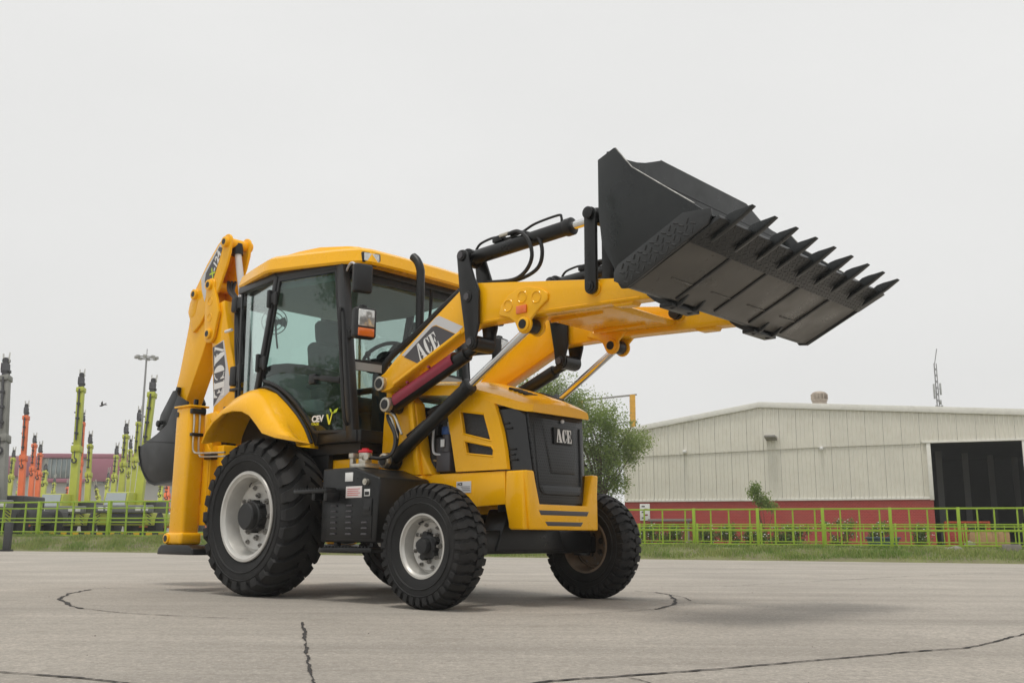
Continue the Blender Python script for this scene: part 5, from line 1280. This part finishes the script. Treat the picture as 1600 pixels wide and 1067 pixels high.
for a, za, b_, zb2 in ((s0 - .25, rz_(s0 - .25) + .08, sp_, zp + .16), (sp_, zp + .16, sr2, zr2 + .18)):
    mb.loft([[(a, -.14, za), (a, DEP, za), (a, DEP, za - .05), (a, -.14, za - .05)], [(b_, -.14, zb2), (b_, DEP, zb2), (b_, DEP, zb2 - .05), (b_, -.14, zb2 - .05)]])
mb.build('roof_sheet', TRIM, shed)
MB().bb(d0 - .12, d0 + .03, -.10, .10, zb_ - .05, dtop, .01).bb(d1 - .02, d1 + .10, -.10, .10, 0, dtop, .01).bb(d0 - .25, d1 + .3, -.12, -.05, dtop - .02, dtop + .05, .004).build('door_frame', TRIM, shed)
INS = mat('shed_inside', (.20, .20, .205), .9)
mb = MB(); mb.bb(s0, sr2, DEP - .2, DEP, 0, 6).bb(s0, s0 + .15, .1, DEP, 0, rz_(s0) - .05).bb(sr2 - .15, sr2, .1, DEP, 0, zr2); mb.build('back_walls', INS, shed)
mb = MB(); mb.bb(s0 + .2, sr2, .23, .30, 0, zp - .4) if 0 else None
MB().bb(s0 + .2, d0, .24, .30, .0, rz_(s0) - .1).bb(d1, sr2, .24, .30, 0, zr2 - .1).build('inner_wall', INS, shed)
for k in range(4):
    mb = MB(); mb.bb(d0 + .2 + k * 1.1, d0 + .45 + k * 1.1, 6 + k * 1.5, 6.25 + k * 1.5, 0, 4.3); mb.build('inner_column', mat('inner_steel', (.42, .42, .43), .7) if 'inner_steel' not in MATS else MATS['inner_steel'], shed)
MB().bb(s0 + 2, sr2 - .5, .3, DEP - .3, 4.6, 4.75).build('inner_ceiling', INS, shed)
# lamp on the wall, small fittings, notice board
ls, lz = wl(1206, 685)
MB().box((ls, -.35, lz), (.45, .55, .10), .03, Matrix.Rotation(R(-10), 3, 'X')).box((ls + .16, -.15, lz), (.10, .25, .16), .02).build('wall_lamp', mat('lamp_grey', (.25, .24, .22), .5), shed)
for px, py in ((1071, 706), (1284, 701)):
    a, b_ = wl(px, py); MB().box((a, -.14, b_), (.13, .2, .13), .02).cyl((a, -.2, b_), (a, -.3, b_ - .04), .05, n=10).build('wall_camera', WHT, shed)
a, b_ = wl(1000, 785); c_, d_ = wl(1016, 813)
nb = MB().bb(a, c_, -.05, -.005, d_, b_ - .05, .005).build('notice_board', WHT, shed)
for k in range(5): MB().bb(a + .08 + .12 * (k % 2), a + .22 + .12 * (k % 2), -.054, -.049, d_ + .08 + .12 * k, d_ + .14 + .12 * k).build('notice_print', (GRYV, MAR)[k % 2], nb)
a, b_ = wl(1015, 809); c_, d_ = wl(1082, 812)
MB().bb(a, c_, -.30, -.05, d_ - .06, d_ + .04, .01).bb(a + .1, a + .16, -.25, -.1, .2, d_).bb(c_ - .16, c_ - .1, -.25, -.1, .2, d_).build('wall_bench', mat('bench_grey', (.25, .22, .21), .7), shed)
# roof ventilator
a, b_ = wl(1277, 634); v0 = (a, 1.0, rz_(a) + .1)
rv_ = empty('roof_ventilator', shed.matrix_basis @ Vector(v0)); rv_.rotation_euler = shed.rotation_euler; tag(rv_, 'rusty turbine ventilator on the shed roof', 'ventilator')
RVM = mat('ventilator_metal', (.42, .36, .30), .55, metal=.3, var=.2, vs=6, dirt=.4)
mb = MB(); mb.cyl((0, 0, -.3), (0, 0, .35), .36, .28, n=20).cyl((0, 0, .33), (0, 0, .40), .32, n=20).cyl((0, 0, .40), (0, 0, .62), .28, .31, n=20); mb.sph((0, 0, .62), .31, (1, 1, .42), 20); mb.build('ventilator_body', RVM, rv_)
for k in range(14):
    t_ = 2 * math.pi * k / 14; MB().box((.31 * math.cos(t_), .31 * math.sin(t_), .51), (.03, .10, .22), .004, Matrix.Rotation(t_ + .5, 3, 'Z')).build('vane', RVM, rv_)

# ================================================================== small things by the shed
def thing(name, label, cat, loc, rz=0.0, group=None): return tag(empty(name, loc, rz), label, cat, group)
WOOD = mat('raw_wood', (.40, .25, .12), .75, var=.2, vs=5)
ORB = mat('orange_crate_paint', (.42, .07, .02), .6, var=.2)
p = at(1546, 850, 31.5); t_ = thing('wooden_crate', 'pale wooden plank crate in front of the dark shed doorway', 'crate', (p.x, p.y, .27), -.35)
for k in range(7): MB().box((-.48 + k * .16, -.28, .24), (.15, .03, .44 + .03 * (k % 3)), .004).build('plank', WOOD, t_)
MB().box((0, .28, .22), (1.1, .03, .4)).box((-.55, 0, .22), (.03, .56, .4)).box((.55, 0, .22), (.03, .56, .4)).box((0, 0, .04), (1.1, .56, .04)).build('crate_body', WOOD, t_)
p = at(1513, 850, 32.5); t_ = thing('steel_stillage', 'rusty orange steel stillage with open frame beside the wooden crate', 'stillage', (p.x, p.y, .27), -.35)
for x in (-.62, .62):
    for y in (-.4, .4): MB().box((x, y, .40), (.06, .06, .80)).build('corner_post', ORB, t_)
MB().box((0, -.4, .78), (1.3, .05, .05)).box((0, .4, .78), (1.3, .05, .05)).box((-.62, 0, .78), (.05, .8, .05)).box((.62, 0, .78), (.05, .8, .05)).build('top_frame', ORB, t_)
MB().box((-.30, 0, .32), (.60, .74, .56), .01).build('side_panel', BRK, t_); MB().box((.30, .1, .25), (.56, .5, .40), .02).build('load', ORB, t_)
p = at(1380, 848, 29.5); t_ = thing('water_tub', 'blue grey plastic tub behind the boundary fence', 'tub', (p.x, p.y, .26))
TUB = mat('tub_plastic', (.06, .10, .13), .5)
MB().cyl((0, 0, 0), (0, 0, .26), .38, .46, n=20, bev=.01).build('tub_body', TUB, t_); MB().cyl((0, 0, .25), (0, 0, .30), .50, n=20, bev=.012).build('tub_rim', TUB, t_)
CB = mat('block_concrete', (.24, .22, .19), .9, var=.2, bump=.4, bs=14)
p = at(1582, 866, 23.3); tag(MB().box((0, 0, .12), (.34, .26, .26), .02).build('concrete_block', CB), 'grey concrete block lying in the verge grass at far right', 'block').location = (p.x, p.y, .15)
def boulder(px, D, r, label, z=.1):
    p = at(px, 860, D); b = bmesh.new(); bmesh.ops.create_icosphere(b, subdivisions=3, radius=r); rg = random.Random(px)
    for v in b.verts:
        n_ = v.co.normalized(); f = 1 + .16 * math.sin(3 * n_.x + px) * math.cos(2.5 * n_.y) + .07 * rg.uniform(-1, 1); v.co = Vector((v.co.x * f * 1.2, v.co.y * f, v.co.z * f * .75))
    mb = MB(); mb._merge(b); o = tag(mb.build('boulder', CB, None, 60), label, 'stone'); o.location = (p.x, p.y, z)
boulder(1489, 23.8, .20, 'rounded grey stone in the verge grass beside the concrete block', .20)
boulder(1516, 30.5, .15, 'small pale stone at the foot of the wooden crate', .34)
# yellow gantry frame behind the tree
GY = mat('gantry_yellow', (.62, .33, .03), .55, var=.15)
pa = at(988, 617, 56); pb = at(906, 626, 56); gt = thing('gantry', 'tall yellow gantry post with thin cross rails behind the tree', 'gantry', (pa.x, pa.y, .3))
MB().box((0, 0, (pa.z - .3) / 2), (.30, .28, pa.z - .3), .01).build('gantry_post', GY, gt); MB().box((pb.x - pa.x, 0, (pb.z - .3) / 2), (.30, .28, pb.z - .3), .01).build('gantry_post', GY, gt)
MB().bar((pb.x - pa.x, 0, pb.z - .3), (.25, 0, pa.z - .28), .10, .09).build('cross_rail', mat('rail_grey', (.28, .27, .25), .6), gt); MB().bar((pb.x - pa.x, 0, pb.z - 1.9), (.2, 0, pa.z - 1.75), .05, .05).build('cross_rail', MATS['rail_grey'], gt)
# telecom mast behind the shed
pb = at(1466, 640, 125); pt = at(1463.5, 545, 125); p1 = at(1464, 568, 125); am = thing('telecom_mast', 'thin grey lattice telecom mast rising behind the shed roof', 'mast', (pb.x, pb.y, 0))
AG = mat('mast_grey', (.30, .30, .31), .6)
W_ = lambda v: (v.x - pb.x, v.y - pb.y, v.z)
H1 = p1.z
for sx, sy in ((-.2, -.15), (.2, -.15), (0, .2)): MB().cyl((sx, sy, 0), (sx * .7, sy * .7, H1), .06, n=6).build('mast_leg', AG, am)
mb = MB(); z = pb.z - 4
while z < H1 - .7:
    mb.bar((-.17, -.13, z), (.17, -.13, z + .7), .05, .05).bar((.17, -.13, z), (-.17, -.13, z + .7), .05, .05); z += .8
mb.build('lattice', AG, am); MB().cyl((0, 0, H1), (pt.x - pb.x, 0, pt.z), .06, n=6).build('spire', AG, am)
for x, z, h in ((-.42, H1 - 3.6, 1.9), (.40, H1 - 3.3, 1.5), (.30, H1 - 5.0, .6), (-.28, H1 - 5.6, .5), (.45, H1 - 5.5, .3)): MB().box((x, -.2, z), (.20, .2, h), .03).bar((0, -.2, z), (x, -.4, z), .06, .06).build('antenna_panel', mat('antenna_grey', (.42, .43, .43), .6) if 'antenna_grey' not in MATS else MATS['antenna_grey'], am)

# ================================================================== trees and shrubs
BARK = mat('bark', (.10, .075, .05), .9, var=.3, vs=8)
def leaves(name, centers, n_per, spread, size, m, parent, seed, droop=.0, flat=1.0):
    rg = np.random.default_rng(seed); C = np.array(centers); n = len(C) * n_per; c = np.repeat(C, n_per, 0)
    d = rg.normal(size=(n, 3)); d /= np.linalg.norm(d, axis=1)[:, None]; rad = rg.random(n) ** .55 * spread
    p = c + d * rad[:, None] * np.array([1, 1, flat]); p[:, 2] -= droop * rg.random(n) * spread
    a = rg.normal(size=(n, 3)); a /= np.linalg.norm(a, axis=1)[:, None]; b_ = np.cross(a, rg.normal(size=(n, 3))); b_ /= np.linalg.norm(b_, axis=1)[:, None]
    s_ = size * rg.uniform(.6, 1.3, n)[:, None]; v = np.stack([p - a * s_, p + b_ * s_ * .38, p + a * s_, p - b_ * s_ * .38], 1)
    me = bpy.data.meshes.new(name); me.vertices.add(n * 4); me.vertices.foreach_set('co', v.reshape(-1)); idx = np.arange(n * 4).astype(np.int32)
    me.loops.add(n * 4); me.loops.foreach_set('vertex_index', idx); me.polygons.add(n); me.polygons.foreach_set('loop_start', (np.arange(n) * 4).astype(np.int32)); me.polygons.foreach_set('loop_total', np.full(n, 4, np.int32)); me.update(); me.materials.append(m)
    return link(name, me, parent)
def tree(name, label, base, h, blobs, leaf_m, n_per, spread, size, seed, trunk_r=.13, cat='tree', droop=.3, twigs=3):
    """blobs: (dx, dy, z, r) main masses of the crown; limbs reach into them, leaves cluster at the twig ends"""
    rg = random.Random(seed); t = thing(name, label, cat, base); fork = Vector((rg.uniform(-.1, .1), 0, h * .28)); mb = MB()
    mb.tube([(0, 0, -.1), (.03, .02, h * .14), fork], [trunk_r, trunk_r * .75], 8, 3); ends = []
    for dx, dy, z, r in blobs:
        c = Vector((dx, dy, z)); mid = fork.lerp(c, .55) + Vector((rg.uniform(-.2, .2), rg.uniform(-.2, .2), .12 * h * .3))
        mb.tube([fork, mid, c], [trunk_r * .55, trunk_r * .16], 6, 3)
        for k in range(max(5, int(twigs * 4 * r))):
            u = Vector((rg.gauss(0, 1), rg.gauss(0, 1), rg.gauss(0, .8) + .15)).normalized(); e = c + u * r * rg.uniform(.45, 1.1) + Vector((0, 0, -droop * rg.random() * r))
            st_ = mid.lerp(c, rg.uniform(.4, 1)); mb.tube([st_, st_.lerp(e, .5) + Vector((0, 0, .12 * r)), e], [trunk_r * .14, trunk_r * .04], 4, 2)
            for q in range(3): ends.append(tuple(st_.lerp(e, .55 + .22 * q) + Vector((rg.gauss(0, .06), rg.gauss(0, .06), .08 * r)) * r))
    mb.build('trunk', BARK, t); leaves('crown', ends, n_per, spread, size, leaf_m, t, seed, droop); return t
LF = leaf_mat('tree_leaf', (.13, .225, .045), (.37, .44, .15), .55)
LF2 = leaf_mat('shrub_leaf', (.07, .13, .03), (.22, .28, .09), .4)
D = 36.0; b = at(940, 800, D); Z = lambda px, py: at(px, py, D)
def blob(px, py, r, dy=0.0): q = Z(px, py); return (q.x - b.x, dy, q.z - .27, r)
tree('tree', 'leafy pale green tree behind the loader bonnet beside the shed', (b.x, b.y, .27), 5.6,
     [blob(868, 612, .75), blob(905, 628, .85, .4), blob(845, 632, .7, .5), blob(935, 650, .85, -.3), blob(880, 655, .9), blob(960, 668, .7, .3), blob(985, 668, .55, -.5), blob(1000, 684, .45, .2), blob(925, 690, .95, .5), blob(955, 705, .75, -.4), blob(930, 735, .85), blob(900, 700, .9, .2), blob(985, 705, .45), blob(960, 745, .55, .3), blob(815, 610, .5, .4), blob(905, 765, .8, .2), blob(945, 775, .7), blob(828, 603, .55, .2), blob(852, 598, .5, -.2), blob(800, 622, .5, .3), blob(885, 615, .6), blob(920, 660, .8, -.5), blob(940, 715, .8, .4), blob(970, 690, .55, -.2)], LF, 66, .46, .050, 5, .06)
D = 33.5; b = at(1192, 808, D)
tree('sapling', 'small leaning sapling in front of the red brick base', (b.x, b.y, .27), 1.3, [blob(1176, 765, .16), blob(1184, 771, .20), blob(1192, 777, .20), blob(1196, 783, .14), blob(1204, 788, .10), blob(1180, 760, .10)], LF, 17, .22, .05, 6, .02, 'sapling', .2)
# tree standing left of the camera, seen only as a reflection in the cab door
b = Vector((-15.2, 4.6, 0)); rg = random.Random(77)
tree('tree', 'leafy tree outside the picture, mirrored dark in the cab door glass', (b.x, b.y, 0), 6.5, [(rg.uniform(-1.3, 1.3), rg.uniform(-1.3, 1.3), rg.uniform(3.0, 9.5), .7) for _ in range(16)], LF, 40, .45, .075, 9, .14)
# flowering shrubs along the brick base
FLW = mat('white_petal', (.72, .70, .70), .6)
rg = random.Random(21)
names_ = ['leafy shrub with white flowers below the notice board', 'leafy shrub with white flowers under the grey wall bench', 'green flowering shrub right of the wall bench', 'shrub with white blossoms left of the sapling', 'dense green shrub directly below the leaning sapling', 'sparse flowering shrub right of the sapling', 'shrub with white blossoms between sapling and blue tub', 'round white flowering shrub behind the second fence bay from the doorway', 'white flowering bush standing over the blue grey tub', 'thin pale weed against the brick near the doorway']
for i, (px, wd, top) in enumerate(((1015, 34, 820), (1050, 36, 818), (1100, 34, 822), (1140, 36, 818), (1180, 30, 824), (1215, 30, 822), (1248, 34, 820), (1312, 42, 812), (1375, 38, 816), (1438, 18, 820))):
    D = 31.0 + .3 * (i % 3); b = at(px, 850, D); zt_ = at(px, top, D).z; w2 = wd / F_PX * D; t_ = thing('shrub', names_[i], 'shrub', (b.x, b.y, .27), 0, 'shrubs along the brick base')
    cs = [(rg.uniform(-w2 / 2, w2 / 2), rg.uniform(-.2, .2), rg.uniform(.08, max(.12, zt_ - .27 - .08))) for _ in range(14)]
    mb = MB()
    for c in cs[:9]: mb.tube([(c[0] * .3, 0, -.05), (c[0] * .7, c[1] * .6, c[2] * .6), c], .008, 4, 2)
    mb.build('stem', BARK, t_); leaves('foliage', cs, 75, .19, .045, LF2, t_, 40 + i)
    mb = MB()
    for k in range(26):
        c = rg.choice(cs); mb.sph((c[0] + rg.uniform(-.17, .17), c[1] - .12 + rg.uniform(-.1, .1), c[2] + rg.uniform(-.1, .16)), .020, (1, 1, .6), 6)
    mb.build('blossom', FLW, t_)

# ================================================================== crane yard on the left
CL = mat('crane_lime', (.42, .46, .045), .45, var=.1, vs=1.5, dirt=.2, dcol=(.30, .30, .06)); CO = mat('crane_orange', (.74, .15, .035), .45, var=.08, vs=1.5); CGR = mat('crane_grey', (.20, .20, .18), .5, var=.12, vs=1.5)
CDK = mat('crane_dark', (.045, .045, .05), .55, var=.3, vs=4); CWH = mat('crane_pale', (.55, .55, .52), .5)
def crane(color, px0, py0, px1, py1, pyh, wpx, D, label, chassis=True, body=None):
    """boom from (px0,py0) up to (px1,py1), head reaching pyh; wpx boom width in picture; D distance"""
    m = {'l': CL, 'o': CO, 'g': CGR}[color]; foot = at(px0, py0, D); tip = at(px1, py1, D + 1.2); hd = at(px1 + (px1 - px0) / (py0 - py1) * (py1 - pyh), pyh, D + 1.4)
    base = Vector((foot.x, foot.y, .44)); c = thing('crane', label, 'crane', base, 0, 'mobile cranes parked in the yard'); wd = wpx / F_PX * D * .74
    f = foot - base; t = tip - base; h = hd - base; d = (t - f).normalized(); sd_ = d.cross(Vector((0, 1, 0))).normalized(); up = sd_.cross(d)
    mid = f + (t - f) * .48
    MB().bar(f - d * .3, mid, wd * 1.04, wd * .85, wd * .05, up=up).build('boom_section', m, c)
    MB().bar(mid, t, wd * .88, wd * .72, wd * .05, up=up).bar(mid - d * .05, mid + d * .25, wd * 1.25, wd * 1.15, wd * .04, up=up).bar(t - d * .22, t, wd * 1.06, wd * 1.1, wd * .04, up=up).build('boom_section', m, c)
    fo = -up * wd * .56 if (up.y > 0) else up * wd * .56
    MB().bar(mid + d * .5 + fo, t - d * .1 + fo, wd * .20, .05, 0, up=up).build('boom_hose', CDK, c)
    for k in (.62, .74, .86): MB().box(f + (t - f) * k + fo, (wd * .5, .09, wd * .30), .01).build('hose_clip', CDK, c)
    hk = f + (t - f) * .40 + fo * 1.2; MB().tube([hk + Vector((wd * .32 * math.cos(a), 0, wd * .32 * math.sin(a))) for a in [R(q) for q in range(-220, 91, 30)]], wd * .11, 6, 1).bar(hk + Vector((0, 0, wd * .3)), hk + Vector((0, 0, wd * 1.4)), wd * .10, wd * .10).build('hook', CDK, c)
    hl = (h - t).length
    MB().bar(t, t + d * hl * .55, wd * .62, wd * .7, .02, up=up).bar(t + d * hl * .15, t + d * hl * .28, wd * .85, wd * .8, .02, up=up).box(t + d * hl * .45 + sd_ * wd * .35, (wd * .3, wd * .5, hl * .3), .02).cyl(t + d * hl * .68 - Vector((0, wd * .3, 0)), t + d * hl * .68 + Vector((0, wd * .3, 0)), wd * .34, n=12).build('boom_head', CDK, c)
    MB().bar(t + d * hl * .6 - sd_ * wd * .28, h - sd_ * wd * .36, .05, .05).bar(t + d * hl * .6 + sd_ * wd * .28, h + sd_ * wd * .36, .05, .05).bar(t + d * hl * .8 - sd_ * wd * .3, t + d * hl * .8 + sd_ * wd * .3, .05, .05).build('rope_guide', CWH, c)
    for k in (.3, .55, .8): MB().bar(f + (t - f) * k + sd_ * wd * .5, f + (t - f) * k + sd_ * wd * .75, .05, .05).build('side_bracket', CDK, c)
    MB().bar(f + sd_ * wd * .62 - d * .2, f + (t - f) * .42 + sd_ * wd * .62, .05, wd * .3, 0, up=up).build('luff_ram', CWH, c)
    if chassis:
        x0 = f.x; bw = body or 2.3; bm2 = CL if color == 'l' else (CO if color == 'o' else CDK)
        MB().bb(x0 - bw / 2, x0 + bw / 2, -1.4, 3.2, .45, .95, .04).build('chassis', bm2, c)
        MB().bb(x0 - bw / 2, x0 + bw / 2, -1.55, -1.3, .95, 1.25, .04).build('lamp_bar', mat('crane_bumper_grey', (.18, .185, .19), .5) if 'crane_bumper_grey' not in MATS else MATS['crane_bumper_grey'], c)
        for q in (-1, 1):
            for e in (0, 1): MB().box((x0 + q * (bw / 2 - .25 - .3 * e), -1.56, 1.09), (.22, .04, .15), .02).build('head_lamp', WHT, c)
            for y in (-.6, 2.2): MB().cyl((x0 + q * (bw / 2 - .30), y, .50), (x0 + q * (bw / 2 + .05), y, .50), .50, n=20, bev=.05).build('wheel', RUB, c)
            hp = MB().box((x0 + q * (bw / 2 - .12), -1.42, .70), (.22, .03, .44), .005).build('hazard_panel', CL, c)
            for k in range(4): MB().box((x0 + q * (bw / 2 - .12), -1.44, .55 + k * .11), (.22, .012, .04), 0, Matrix.Rotation(R(35 * q), 3, 'Y')).build('hazard_stripe', CDK, c)
        MB().bb(x0 - .7, x0 + .75, -1.42, -1.38, .50, .92, .01).build('front_grid', CDK, c)
        MB().prism([(-1.0, 1.0), (-.75, 1.80), (.6, 1.82), (.9, 1.0)], 'x', x0 - bw / 2 + .05, x0 - bw / 2 + 1.05, .05).build('driver_cab', bm2, c)
        wq = MB(); wq.loft([[(x0 - bw / 2 + .12, -1.02, 1.12), (x0 - bw / 2 + .98, -1.02, 1.12), (x0 - bw / 2 + .98, -.98, 1.12), (x0 - bw / 2 + .12, -.98, 1.12)], [(x0 - bw / 2 + .15, -.81, 1.76), (x0 - bw / 2 + .95, -.81, 1.76), (x0 - bw / 2 + .95, -.76, 1.76), (x0 - bw / 2 + .15, -.76, 1.76)]]); wq.build('windscreen', mat('crane_glass', (.42, .46, .46), .12, metal=.6) if 'crane_glass' not in MATS else MATS['crane_glass'], c)
        MB().bb(x0 - .35, x0 + .45, .8, 2.6, .95, 1.5, .06).build('turret', CDK, c)
    return c
C_ = [('g', 0, 790, 9, 588, 552, 20, 37, 'grey crane boom with black head cut by the left edge of the picture', True),
 ('l', 27, 790, 30, 752, 738, 6, 75, 'tiny distant lime boom left of the tallest orange boom', False),
 ('l', 82, 785, 85, 755, 741, 6, 78, 'tiny distant lime boom in front of the factory glazing', False),
 ('l', 156, 790, 151, 765, 750, 7, 58, 'short lime boom leaning left below the flying bird', False),
 ('o', 104, 795, 106, 762, 748, 6, 60, 'short orange boom just left of the tall lime boom base', False),
 ('l', 14, 778, 21, 716, 698, 8, 62, 'small lime crane boom just right of the grey boom', False),
 ('o', 32, 785, 41, 650, 626, 11, 52, 'tallest orange crane boom, left of the other orange booms', True),
 ('o', 48, 775, 54, 694, 676, 9, 60, 'middle orange crane boom of the three on the left', False),
 ('o', 58, 775, 63, 709, 689, 9, 63, 'shortest orange crane boom, right of the middle orange one', False),
 ('l', 67, 775, 71, 737, 717, 9, 66, 'short lime crane boom directly right of the orange booms', False),
 ('o', 123, 790, 131, 660, 640, 6, 58, 'slim orange crane boom half hidden behind the tallest lime boom on the left', False),
 ('l', 113, 802, 127, 606, 577, 15, 44, 'tall lime crane boom standing alone left of the flying bird', True),
 ('l', 136, 792, 141, 695, 673, 10, 56, 'lime crane boom below the flying bird', False),
 ('l', 166, 775, 169, 748, 730, 6, 74, 'smallest distant lime crane boom in front of the pale factory window', False),
 ('l', 176, 780, 182, 712, 691, 9, 66, 'lime crane boom third from the light mast on its left side', False),
 ('l', 189, 775, 197, 680, 656, 11, 58, 'lime crane boom second from the light mast on its left side', False),
 ('l', 200, 775, 204, 703, 680, 8, 68, 'slim lime crane boom low beside the foot of the light mast', False),
 ('l', 207, 780, 217, 660, 634, 10, 56, 'lime crane boom overlapping the light mast', False),
 ('l', 214, 805, 238, 614, 586, 16, 42, 'large leaning lime crane boom right of the light mast', True),
 ('l', 250, 790, 252, 758, 742, 8, 60, 'lime crane boom seen just below the black rear bucket', False),
 ('o', 261, 800, 262, 752, 735, 9, 52, 'orange crane boom half hidden by the yellow stabiliser leg', True)]
for a in C_: crane(*a)
# factory far behind the cranes
DF = 105; fa = thing('factory', 'long pale factory with a dull magenta roof band behind the cranes', 'factory', (at(120, 780, DF).x, DF, .4))
MG = mat('magenta_band', (.37, .135, .19), .6, var=.08, vs=.3); FW_ = mat('factory_white', (.52, .51, .49), .7, var=.08, vs=.3); FG = mat('factory_glass', (.22, .26, .27), .25, metal=.3, var=.3, vs=.6)
ox = fa.location.x
def fx(px): return at(px, 750, DF).x - ox
def fz(py): return at(120, py, DF).z - .4
MB().bb(fx(-250), fx(420), 0, 40, -1, fz(712)).build('wall', FW_, fa)
MB().bb(fx(-250), fx(62), -.5, 0, fz(745), fz(714), .05).bb(fx(62), fx(420), -.5, 0, fz(716), fz(709), .05).bb(fx(142), fx(420), -.5, -.0, fz(752), fz(716.1), .05).bb(fx(62), fx(142), -.5, 0, fz(754), fz(748), .05).build('roof_band', MG, fa)
MB().bb(fx(72), fx(112), -.3, -.05, fz(747), fz(717), .02).build('window_bay', FG, fa)
for k in range(5): MB().bb(fx(72 + 8 * k), fx(72.6 + 8 * k), -.4, -.3, fz(747), fz(717)).build('mullion', CWH, fa)
MB().bb(fx(149), fx(163), -.3, -.05, fz(755), fz(743), .02).build('window', FG, fa); MB().bb(fx(148), fx(164), -.35, -.2, fz(756), fz(755), .02).bb(fx(148), fx(164), -.35, -.2, fz(743), fz(742), .02).build('window_frame', CWH, fa)
# high light mast
pb = at(214, 800, 98); pt = at(229, 559, 98); lm = thing('light_mast', 'tall grey floodlight mast with a ring of lamps above the cranes', 'light mast', (pb.x, pb.y, .4))
e = Vector((pt.x - pb.x, 0, pt.z - .4))
MB().cyl((e.x * .55, 0, 0), e, .17, .09, n=10).build('mast_pole', AG, lm); MB().tube([e + Vector((0.95 * math.cos(2 * math.pi * k / 16), 0.95 * math.sin(2 * math.pi * k / 16), 0)) for k in range(17)], .06, 6, 1).bar(e - Vector((.95, 0, 0)), e + Vector((.95, 0, 0)), .08, .08).bar(e - Vector((0, .95, 0)), e + Vector((0, .95, 0)), .08, .08).cyl(e, e + Vector((0, 0, .9)), .04, n=6).build('lamp_ring', AG, lm)
for k in range(8):
    a = 2 * math.pi * k / 8 + .2; MB().box(e + Vector((1.0 * math.cos(a), 1.0 * math.sin(a), .02)), (.30, .36, .27), .04, Matrix.Rotation(a, 3, 'Z')).build('floodlight', mat('flood_grey', (.40, .40, .39), .5) if 'flood_grey' not in MATS else MATS['flood_grey'], lm)
# flying bird
q = at(160, 633, 16); bd_ = MB().sph((0, 0, 0), .045, (1.9, .9, .8), 10).sph((.085, 0, .02), .026, (1.1, 1, 1), 8)
bd_.loft([[(-.03, .02, .01), (.035, .02, .012), (.035, .02, .004), (-.03, .02, .002)], [(-.06, .10, .055), (.015, .10, .058), (.015, .10, .052), (-.06, .10, .05)], [(-.10, .17, .05), (-.07, .17, .052), (-.07, .17, .048), (-.10, .17, .046)]])
bd_.loft([[(-.03, -.02, .01), (.035, -.02, .012), (.035, -.02, .004), (-.03, -.02, .002)], [(-.06, -.10, .055), (.015, -.10, .058), (.015, -.10, .052), (-.06, -.10, .05)], [(-.10, -.17, .05), (-.07, -.17, .052), (-.07, -.17, .048), (-.10, -.17, .046)]])
bd_.loft([[(-.06, -.015, .01), (-.06, .015, .01), (-.06, .015, 0), (-.06, -.015, 0)], [(-.15, -.03, .012), (-.15, .03, .012), (-.15, .03, .006), (-.15, -.03, .006)]])
bo_ = bd_.build('bird', mat('bird_plumage', (.06, .058, .055), .8, var=.2)); bo_.location = q; bo_.scale = (.5, .32, .5); bo_.rotation_euler = (.5, .35, 2.9); tag(bo_, 'small dark bird flying in the sky right of the tall lime boom', 'bird')

HAZE = 0.0013
# ================================================================== thin haze in the air
hzm = bpy.data.materials.new('haze_air'); hzm.use_nodes = True; _n = hzm.node_tree; _n.nodes.clear()
_v = _n.nodes.new('ShaderNodeVolumePrincipled'); _v.inputs['Color'].default_value = (.93, .94, .94, 1); _v.inputs['Density'].default_value = HAZE; _v.inputs['Anisotropy'].default_value = .2
_o = _n.nodes.new('ShaderNodeOutputMaterial'); _n.links.new(_v.outputs[0], _o.inputs['Volume'])
if HAZE > 0: tag(MB().bb(-75, 75, -25, 160, -1.0, 26.0).build('haze', hzm), 'thin pale haze filling the air over the yard', 'haze', kind='stuff')
